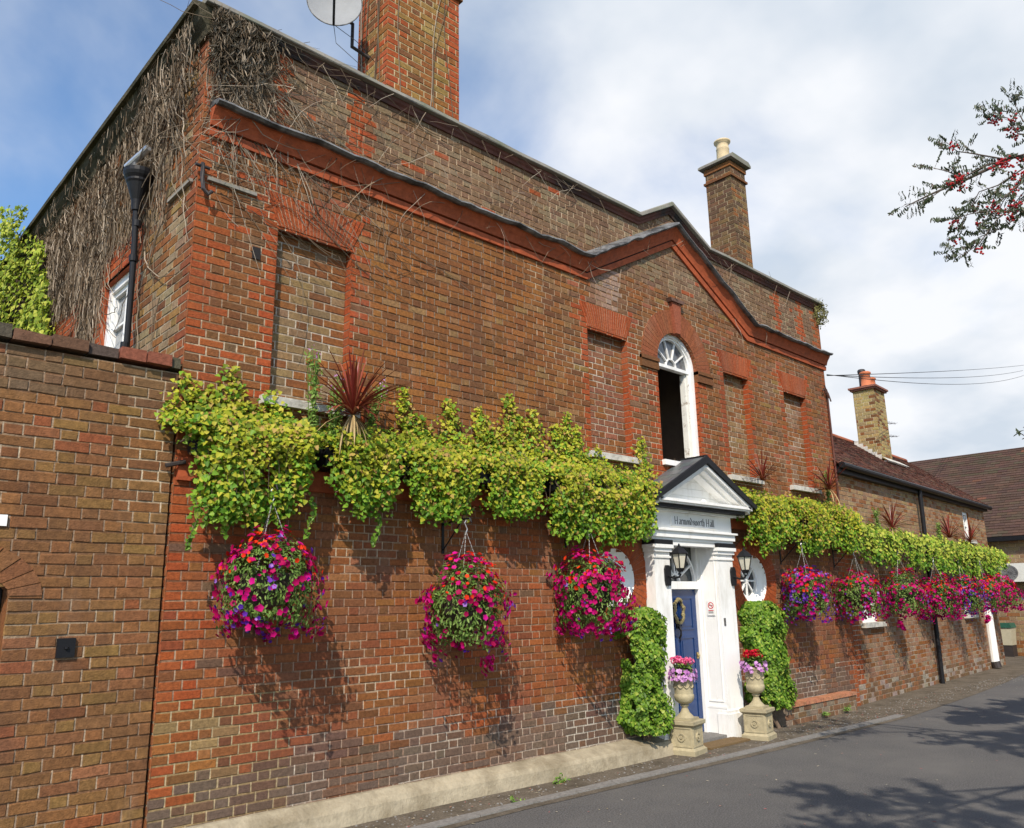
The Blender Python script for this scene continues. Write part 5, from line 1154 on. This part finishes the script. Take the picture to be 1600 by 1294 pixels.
for _ in range(2200):
    y = random.uniform(0, 9); z = 7.0 - abs(random.gauss(0, .9)); 
    if any(a - .05 < y < b_ + .05 and z < z1 + .2 for a, b_, z0, z1 in SWIN) or z < 4: continue
    if y < 1.1 and z < 6: continue
    P.append(tuple(SF.p(y, z, random.uniform(.02, .1)))); Nn.append((-1, 0, -.1))
scatter('dead_tendrils', P, Nn, .085, M['vine'], vn, NEEDLE)

# ================================================================== HANGING BASKETS
def make_basket(seed, big=1.0, red=.09, pur=.12, lean=0):
    random.seed(seed); t = thing('hanging_basket', '', 'flower basket', (0, 0, 0))
    P = []; Nn = []
    def surf(n, r0, zlo=-1.0, zhi=1.0):
        A = []
        while len(A) < n:
            v = Vector((random.gauss(0, 1), random.gauss(0, 1), random.gauss(0, 1))).normalized()
            if not zlo <= v.z <= zhi: continue
            k = 1 + .34 * noise.noise(v * 1.8 + Vector((seed, 0, 0))) + .22 * noise.noise(v * 4.5 + Vector((seed, 3, 0)))
            h_ = max(.02, 1 - v.z * v.z) ** (.5 if v.z > 0 else .26); hl = math.hypot(v.x, v.y) + 1e-6
            p = Vector((v.x / hl * h_ * .385, v.y / hl * h_ * .35, v.z * .36 if v.z > 0 else max(-.36, v.z * .58) + .07 * noise.noise(Vector((v.x * 3, v.y * 3, seed))))) * k * r0 * big
            if v.z < -.72: continue
            A.append((p, v, k))
        return A
    for p, v, k in surf(3600, .95): 
        p = p * random.uniform(.8, 1.03); P.append(tuple(p)); Nn.append(tuple(v + Vector((0, 0, .4))))
    scatter('foliage', P, Nn, .036, M['bleaf'], t, OVAL)
    BL_ = []
    for p, v, k in surf(1450 if seed in (11, 23) else 1800, 1.05):
        q = noise.noise(v * 2.6 + Vector((seed, 7, 1))); q2 = noise.noise(v * 4.2 + Vector((seed, 1, 5)))
        up_ = v.z; p = p * random.uniform(.93, 1.08)
        if up_ > .05 and q < (.22 if seed in (11, 23) else .02):
            if random.random() < .09: BL_.append((p, v, 1))
            elif random.random() < .12: BL_.append((p, v, 0))
            continue
        if q < -.18: continue
        if up_ < .25 and q2 < -.22 and random.random() < .8: continue
        if up_ < -.2: p = p + Vector((0, 0, -abs(random.gauss(0, .03))))
        r_ = random.random(); BL_.append((p, v, 1 if (up_ > .3 and r_ < .22) else (2 if (r_ < 1.7 * pur * (1 + 3 * q2)) else 0)))
    tz = random.uniform(0, 6)
    for _ in range(34 if seed == 23 else 0):                                                     # a stray trailing bunch
        q = Vector((.20 * math.cos(tz) + random.gauss(0, .035), .20 * math.sin(tz) + random.gauss(0, .035), -.50 - abs(random.gauss(0, .07)))); BL_.append((q, Vector((q.x, q.y, .1)).normalized(), 0))
    szs = np.array([(.054, .048, .040)[c] for _, _, c in BL_])
    o = scatter('blooms', [tuple(p) for p, _, _ in BL_], [tuple(v) for _, v, _ in BL_], szs, [M['magenta'], M['orange'], M['purple']], t, PETAL, jit=.5, midx=[c for _, _, c in BL_]); o['kind'] = 'stuff'
    b = MB(); b.lathe((0, 0, 0), [(.03, -.22), (.14, -.20), (.22, -.10), (.25, .04), (.24, .05), (.2, .02)], 18); b.build('liner', M['liner'], t)
    for a in (R(100), R(220), R(340)):
        b = MB(); p0 = Vector((.24 * math.cos(a), .24 * math.sin(a), .04)); p1 = Vector((0, 0, .66)); n_ = 16
        for i in range(n_):
            q0, q1 = p0.lerp(p1, i / n_), p0.lerp(p1, (i + .8) / n_); b.tube([q0, q1], .0038, 4)
        b.build('chain', M['chain'], t)
    b = MB(); b.tube([(0, 0, .65), (.015, 0, .68), (.0, 0, .71), (-.018, 0, .74), (0, 0, .77), (.018, 0, .75)], .006, 6); b.build('hook', M['silver'], t)
    return t
def bracket(fr, s, z):
    b = MB(); b.tube([fr.p(s, z + .0, .0), fr.p(s, z + .03, .2), fr.p(s, z + .03, .42), fr.p(s, z - .01, .44)], .009, 6); b.tube([fr.p(s, z - .25, .005), fr.p(s, z + .02, .30)], .007, 6); b.box(fr, s - .015, s + .015, z - .28, z + .05, 0, .008)
    return b
protos = [make_basket(11), make_basket(23, pur=.06), make_basket(37, big=1.02, pur=.03), make_basket(51, pur=.35)]
spots = [(FF, 2.93, 1.93, 0, 1.0, 0, 'leftmost flower basket, round and magenta with scarlet on top, nearest the house corner'),
 (FF, 4.92, 1.74, 1, 1.06, 0, 'second flower basket from the left with long trailing magenta blooms'),
 (FF, 6.68, 1.84, 2, 1.08, 0, 'flower basket overlapping the left round window, third from the left'),
 (FF, 11.45, 1.80, 3, 1.0, 0, 'flower basket with many violet blooms, first to the right of the door'),
 (FF, 13.2, 1.77, 0, 1.0, 2.1, 'flower basket with scarlet tops at the house corner, before the wing window'),
 (WF, 1.65, 1.77, 1, 1.05, 1.4, 'flower basket on the wing between its window and black downpipe'),
 (WF, 3.75, 1.70, 2, 1.05, 3.0, 'shaded flower basket in front of the black downpipe'),
 (WF, 5.55, 1.75, 3, 1.05, 1.7, 'flower basket second from the far end of the wing'),
 (WF, 7.3, 1.76, 1, 1.08, 4.0, 'flower basket just before the white drainpipe'),
 (WF, 8.9, 1.78, 2, 1.1, 5.0, 'farthest flower basket, at the end of the wing')]
usedp = set()
for k, (fr, s, z, pi_, scl, rot, lab) in enumerate(spots):
    if pi_ in usedp: o = copy_tree(protos[pi_])
    else: o = protos[pi_]; usedp.add(pi_)
    off = .36; scl *= .94; o.location = fr.p(s, z + .02, off); o.rotation_euler = (0, 0, rot); o.scale = (scl,) * 3
    tag(o, lab, 'flower basket', 'hanging baskets of petunias along the wall')
    br = bracket(fr, s, z + .77 * scl).build('basket_bracket', M['black'])
    tag(br, ['black iron bracket above the leftmost basket', 'black iron bracket above the second basket', 'black iron bracket above the basket by the left round window', 'black iron bracket above the violet basket right of the door', 'black iron bracket above the house corner basket', 'black iron bracket above the first wing basket', 'black iron bracket beside the black downpipe', 'black iron bracket above the second last basket but one', 'black iron bracket above the basket by the white drainpipe', 'black iron bracket above the farthest basket'][k], 'bracket', 'iron basket brackets')
# extra trailing bloom bunch below the second basket
random.seed(99)

# ================================================================== CORDYLINES AND WEEDS
def cordyline(fr, s, z, o, r, n, label, dry=0):
    t = thing('cordyline', label, 'cordyline', tuple(fr.p(s, z, o)), 'red spiky cordylines in the wall planters')
    b = MB(); c = Vector(fr.p(s, z, o))
    def blade(mb, az, el, ln_, w_):
        h = Vector((math.cos(az), math.sin(az), 0)); p = c.copy(); e_ = el; pts = []
        for k in range(7): pts.append(p.copy()); p = p + (h * math.cos(e_) + Vector((0, 0, math.sin(e_)))) * ln_ / 6; e_ -= random.uniform(.05, .16) * (1.4 - el / 1.6)
        sd = h.cross(Vector((0, 0, 1))); V = []
        for k, q in enumerate(pts): ww = w_ * (.5 + 1.3 * (k / 6)) * (1 - (k / 6)) ** .6 + .0008; V += [q - sd * ww, q + Vector((0, 0, -ww * .4)), q + sd * ww]
        mb.add(V, [(3 * k + j, 3 * k + j + 1, 3 * k + j + 4, 3 * k + j + 3) for k in range(6) for j in (0, 1)])
    for k in range(n): blade(b, random.uniform(0, 2 * math.pi), random.choice((random.uniform(.1, .8), random.uniform(.7, 1.5))), r * random.uniform(.6, 1.15), .011 * r / .5)
    b.build('blades', M['cord'], t)
    if dry:
        b = MB()
        for k in range(dry): blade(b, random.uniform(math.pi, 2 * math.pi), random.uniform(-1.0, -.1), r * random.uniform(.5, .9), .010)
        b.build('dry_blades', M['straw'], t)
cordyline(FF, 3.70, 3.40, .27, .60, 95, 'largest red cordyline, in the planter beside the left blind window', 16)
cordyline(FF, 10.60, 3.42, .30, .46, 60, 'red cordyline right of the porch gable, under a blind window', 4)
cordyline(FF, 12.70, 3.46, .30, .50, 56, 'red cordyline with straggling blades at the right house corner', 5)
cordyline(WF, 1.75, 2.98, .30, .50, 60, 'red cordyline on the wing, first after the house corner', 2)
cordyline(WF, 5.4, 2.96, .30, .55, 60, 'red cordyline on the wing right of the black downpipe')
cordyline(WF, 7.0, 2.92, .30, .55, 50, 'farthest red cordyline, below the end wing window')
def weed(fr, s, z, h, label, flower=True, lean=0):
    t = thing('flowering_weed', label, 'weed', tuple(fr.p(s, z, .2)), 'wild toadflax stalks above the planters'); b = MB(); P = []; Nn = []; FP = []
    for k in range(7):
        top_ = fr.p(s + lean + random.uniform(-.07, .07), z + h * random.uniform(.7, 1.0), .2 + random.uniform(-.05, .05)); bs = Vector(fr.p(s + random.uniform(-.04, .04), z - .1, .2)); pts = [bs.lerp(top_, i / 5) + Vector((0, 0, .0)) for i in range(6)]; b.tube(pts, .003, 4)
        for i in range(34): t_ = random.random() ** 1.2; p = bs.lerp(top_, t_); P.append((p.x + random.gauss(0, .022), p.y + random.gauss(0, .02), p.z)); Nn.append((random.uniform(-1, 1), -1, .6))
        if flower:
            for i in range(2): FP.append((top_.x + random.gauss(0, .015), top_.y, top_.z + random.uniform(-.03, .03)))
    b.build('stalks', M['weed'], t); scatter('leaves', P, Nn, .045, M['weed'], t, OVAL, down=-.5)
    if FP: scatter('flowers', FP, [(0, -1, .3)] * len(FP), .02, M['lilac'], t, PETAL)
weed(FF, 3.35, 3.28, .72, 'tall green weed with tiny mauve flowers left of the big cordyline')
weed(FF, 3.56, 3.25, .50, 'green weed stalks immediately left of the big cordyline crown')
weed(FF, 3.88, 3.28, .55, 'leaning green weed with mauve flowers right of the big cordyline', lean=.18)
weed(FF, 12.85, 3.40, .40, 'pale green weed beside the corner cordyline', False)
weed(WF, 1.25, 3.0, .34, 'pale green weed beside the first wing cordyline', False)
weed(WF, 5.0, 2.95, .34, 'pale green weed beside the second wing cordyline', False)

# ================================================================== TREES ACROSS THE LANE
def pinnate(P, Nn, base, dirv, ln_=.105, k=6):
    d = Vector(dirv).normalized(); sd = d.cross(Vector((0, 0, 1))); sd = sd.normalized() if sd.length > .1 else Vector((1, 0, 0))
    for i in range(k):
        q = base + d * (ln_ * (i + 1) / k)
        for s_ in (-1, 1): P.append(q + sd * s_ * .013); Nn.append(sd * s_ + d * .6)
RT = thing('rowan_tree', 'rowan tree with red berries whose twigs reach in at the upper right', 'tree', (8.8, -1.6, 0))
b = MB(); LP = []; LD_ = []; BP = []
def limb(mb, pts, r0, r1): mb.tube(pts, r0, 7, r1=r1)
trunk = [Vector((8.8, -1.6, 0)), Vector((8.75, -1.55, 1.2)), Vector((8.6, -1.4, 2.4)), Vector((8.4, -1.1, 3.4))]
b.tube(trunk, .13, 9, r1=.08); b.build('trunk', M['bark'], RT); b = MB()
def twig(p, d, ln_, lvl, r):
    d = Vector(d).normalized(); pts = [Vector(p)]; q = Vector(p); n_ = 6
    for k in range(n_):
        d = (d + Vector((random.gauss(0, .12), random.gauss(0, .12), random.gauss(0, .1) - .015))).normalized(); q = q + d * ln_ / n_; pts.append(q.copy())
        if lvl > 0 and k > 0:
            for _ in range(2 if lvl > 1 else 1):
                dd = (d + Vector((random.gauss(0, .7), random.gauss(0, .7), random.gauss(0, .5)))).normalized(); twig(q, dd, ln_ * random.uniform(.4, .6), lvl - 1, r * .55)
        if lvl <= 1:
            for _ in range(3 if lvl == 0 else 1):
                dd = (d * .6 + Vector((random.gauss(0, .6), random.gauss(0, .6), random.gauss(0, .5)))).normalized(); LP.append((q.copy(), dd))
    if lvl == 0 and random.random() < .16: BP.append(q.copy())
    b.tube(pts, r, 5, r1=r * .5, cap=False)
def inview(p):                                       # open air kept clear between this tree and the next (a vertical plane in the world)
    return p.y > .175 * p.x
# the branches that hang out over the lane
tips = [(8.2, -.6, 4.1), ]
A = Vector((8.3, -.9, 3.6)); H1 = Vector((7.5, 1.25, 5.35)); 
main = [trunk[-1], A + Vector((-.05, .35, .6)), Vector((8.0, .55, 5.0)), Vector((7.75, 1.2, 5.35)), Vector((7.45, 1.55, 5.42)), Vector((7.2, 1.85, 5.25)), Vector((6.98, 2.1, 5.12)), Vector((6.75, 2.24, 4.98))]
b.tube(main, .035, 7, r1=.004)
def hang(pts, r=.008, dens=3, berr=.5):
    pts = [Vector(p) for p in pts]; b.tube(pts, r, 5, r1=.002, cap=False)
    for i in range(len(pts) - 1):
        for t_ in (.2, .5, .8):
            q = pts[i].lerp(pts[i + 1], t_); d = (pts[i + 1] - pts[i]).normalized()
            for _ in range(dens):
                dd = (d * .7 + Vector((random.gauss(0, .6), random.gauss(0, .6), random.gauss(0, .5)))).normalized(); st = q + dd * random.uniform(.02, .06); b.tube([q, st], .002, 3); LP.append((st, dd))
            if random.random() < berr * .55: BP.append(q + Vector((random.gauss(0, .04), random.gauss(0, .04), -.04)))
random.seed(5)
for pts in ([(7.49, 1.29, 5.41), (7.34, 1.52, 5.36), (7.2, 1.71, 5.31), (7.06, 1.86, 5.2), (6.93, 1.96, 5.11), (6.8, 2.04, 5.01), (6.67, 2.13, 4.94), (6.64, 2.21, 4.95)],
            [(7.06, 1.86, 5.2), (7.03, 1.96, 5.3), (7.0, 2.07, 5.37)], [(7.33, 1.57, 5.35), (7.28, 1.81, 5.5), (7.25, 1.92, 5.56), (7.23, 1.99, 5.68)],
            [(7.29, 1.28, 5.2), (7.13, 1.55, 4.97), (7.0, 1.69, 4.81), (6.87, 1.8, 4.78), (6.82, 1.98, 4.77)], [(7.28, 1.31, 4.98), (7.14, 1.52, 4.85), (7.01, 1.64, 4.73), (6.88, 1.77, 4.51), (6.84, 1.89, 4.44), (6.73, 1.91, 4.45)],
            [(7.49, 1.27, 5.58), (7.46, 1.44, 5.71), (7.46, 1.48, 5.91), (7.45, 1.49, 5.98)], [(7.49, 1.28, 5.17), (7.35, 1.47, 5.24), (7.21, 1.65, 5.1), (7.08, 1.76, 5.04), (7.06, 1.87, 4.87), (6.93, 1.97, 4.6)],
            [(7.47, 1.37, 4.85), (7.34, 1.53, 4.86), (7.21, 1.65, 4.72), (7.09, 1.74, 4.66), (7.07, 1.83, 4.64)], [(7.39, 1.27, 5.45), (7.35, 1.47, 5.56), (7.34, 1.52, 5.73), (7.33, 1.61, 5.8), (7.32, 1.65, 5.83)],
            [(7.4, 1.3, 5.25), (7.28, 1.5, 5.12), (7.2, 1.62, 4.95), (7.12, 1.7, 4.78)], [(7.42, 1.3, 5.05), (7.3, 1.5, 5.0), (7.22, 1.6, 4.86)]):
    dens = 2
    hang(pts, dens=dens)
for a in ((7.49, 1.29, 5.41), (7.28, 1.31, 4.98), (7.49, 1.27, 5.58), (7.47, 1.37, 4.85)): b.tube([Vector((8.0, .3, 4.6)), Vector((7.75, .8, 5.0)), Vector(a)], .016, 5, r1=.008)
b.tube([trunk[-1], Vector((8.2, -.4, 4.1)), Vector((8.0, .3, 4.6))], .04, 6, r1=.02)
def crown_limb(o, c, k):
    mid = o.lerp(c, .5) + Vector((random.gauss(0, .15), random.gauss(0, .15), .2)); b.tube([o, mid, c], .045, 6, r1=.015); twig(c, (c - o), 1.0, 2, .016)
nLP = len(LP)
for k in range(26):
    c = Vector((random.uniform(3.6, 11.2), random.uniform(-3.2, -.35), random.uniform(4.2, 6.2))); crown_limb(trunk[-1], c, k)
LPk = LP[:nLP] + [q for q in LP[nLP:] if q[0].y < .12 * q[0].x - .25]
b.build('branches', M['bark'], RT)
P = []; Nn = []
for q, d in LPk: pinnate(P, Nn, q, d)
scatter('leaves', [tuple(p) for p in P], [tuple(v) for v in Nn], .034, M['rowanleaf'], RT, OVAL)
b = MB()
for q in BP:
    if q.y > .12 * q.x - .25 and (q - Vector((7.1, 1.7, 5))).length > 1.6: continue
    for _ in range(12):
        c = q + Vector((random.gauss(0, .022), random.gauss(0, .022), random.gauss(0, .018))); r = .0095; b.lathe(c, [(r * .3, -r), (r, -r * .3), (r, r * .3), (r * .3, r)], 5)
b.build('berries', M['berry'], RT)
# second tree, beyond the rowan: only its lowest leaves show at the right edge, its crown shades the lane
T2 = thing('broadleaf_tree', 'dark leaved tree whose lowest leaf tips show at the right edge above the barn roof', 'tree', (13.5, -2.6, 0))
b = MB(); b.tube([(13.5, -2.6, 0), (13.5, -2.55, 2), (13.3, -2.3, 4)], .18, 9, r1=.11); b.build('trunk', M['bark'], T2); b = MB(); LP = []
for k in range(16):
    c = Vector((random.uniform(9.8, 17.5), random.uniform(-3.2, .2), random.uniform(4.2, 6.2))); crown_limb(Vector((13.3, -2.3, 4)), c, k)
LP2 = [q for q in LP if q[0].y < .13 * q[0].x - .3]
z1 = [Vector(p) for p in ((9.9, -.6, 4.6), (9.2, .9, 4.0), (8.82, 1.77, 3.67), (8.77, 2.0, 3.46), (8.74, 2.13, 3.3))]
b.tube([Vector((13.3, -2.3, 4)), Vector((11.5, -1.6, 4.7)), z1[0]], .03, 5, r1=.014); b.tube(z1, .012, 5, r1=.003)
for i, q in enumerate(z1[2:]):
    for _ in range(2): LP2.append((q + Vector((random.gauss(0, .03), random.gauss(0, .03), random.gauss(0, .03))), Vector((-.3, .5, -.6))))
b.build('branches', M['bark'], T2)
P = []; Nn = []
for q, d in LP2:
    for _ in range(4): P.append((q.x + random.gauss(0, .05), q.y + random.gauss(0, .05), q.z + random.gauss(0, .05))); Nn.append((random.gauss(0, .5), random.gauss(0, .5), 1))
scatter('leaves', P, Nn, .10, M['rowanleaf'], T2, OVAL)

# ================================================================== LITTER
P = []; Nn = []
for _ in range(420):
    x = random.uniform(2.5, 22); u = random.random()
    y = ky(min(x, 16)) + (random.uniform(.1, .5) if u < .7 else random.gauss(-.5, .7)); z = .012 if u < .7 else .004
    if y > D - .2: continue
    P.append((x, y, z + .004)); Nn.append((0, 0, 1))
for _ in range(160): x = random.uniform(10.6, 13.2); P.append((x, random.uniform(5.3, 6.0), .014)); Nn.append((0, 0, 1))
for _ in range(260): P.append((random.uniform(3.5, 20), random.uniform(.5, 5.3), .005)); Nn.append((0, 0, 1))
o = scatter('fallen_petals', P, Nn, .028, M['litter'], None, OVAL, down=.0, jit=.08); tag(o, 'scattered fallen petals and leaf bits along the kerb', 'litter', kind='stuff')
b = MB()
for _ in range(700):
    x = random.uniform(3, 20); y = random.uniform(ky(min(x, 16)) + .05, D - .18); r = random.uniform(.004, .013); b.lathe((x, y, .004), [(r, -.002), (r * .9, r * .5), (r * .3, r * .8)], 5)
tag(b.build('gravel', M['kerb']), 'loose grit and pebbles on the footway', 'gravel', kind='stuff')
P = []; Nn = []
for cx_, cy_, n in ((6.15, 5.95, 60), (12.6, 6.02, 80), (11.9, 6.03, 70), (5.3, 5.7, 16)):
    for _ in range(n): P.append((cx_ + random.gauss(0, .05), cy_ + random.gauss(0, .015), abs(random.gauss(.02, .025)) + (.05 if cx_ > 11 else 0))); Nn.append((random.gauss(0, .4), -.6, .8))
o = scatter('kerbside_weeds', P, Nn, .035, M['weed'], None, OVAL, down=-.6); tag(o, 'small green weeds at the foot of the wall', 'weeds', kind='stuff')
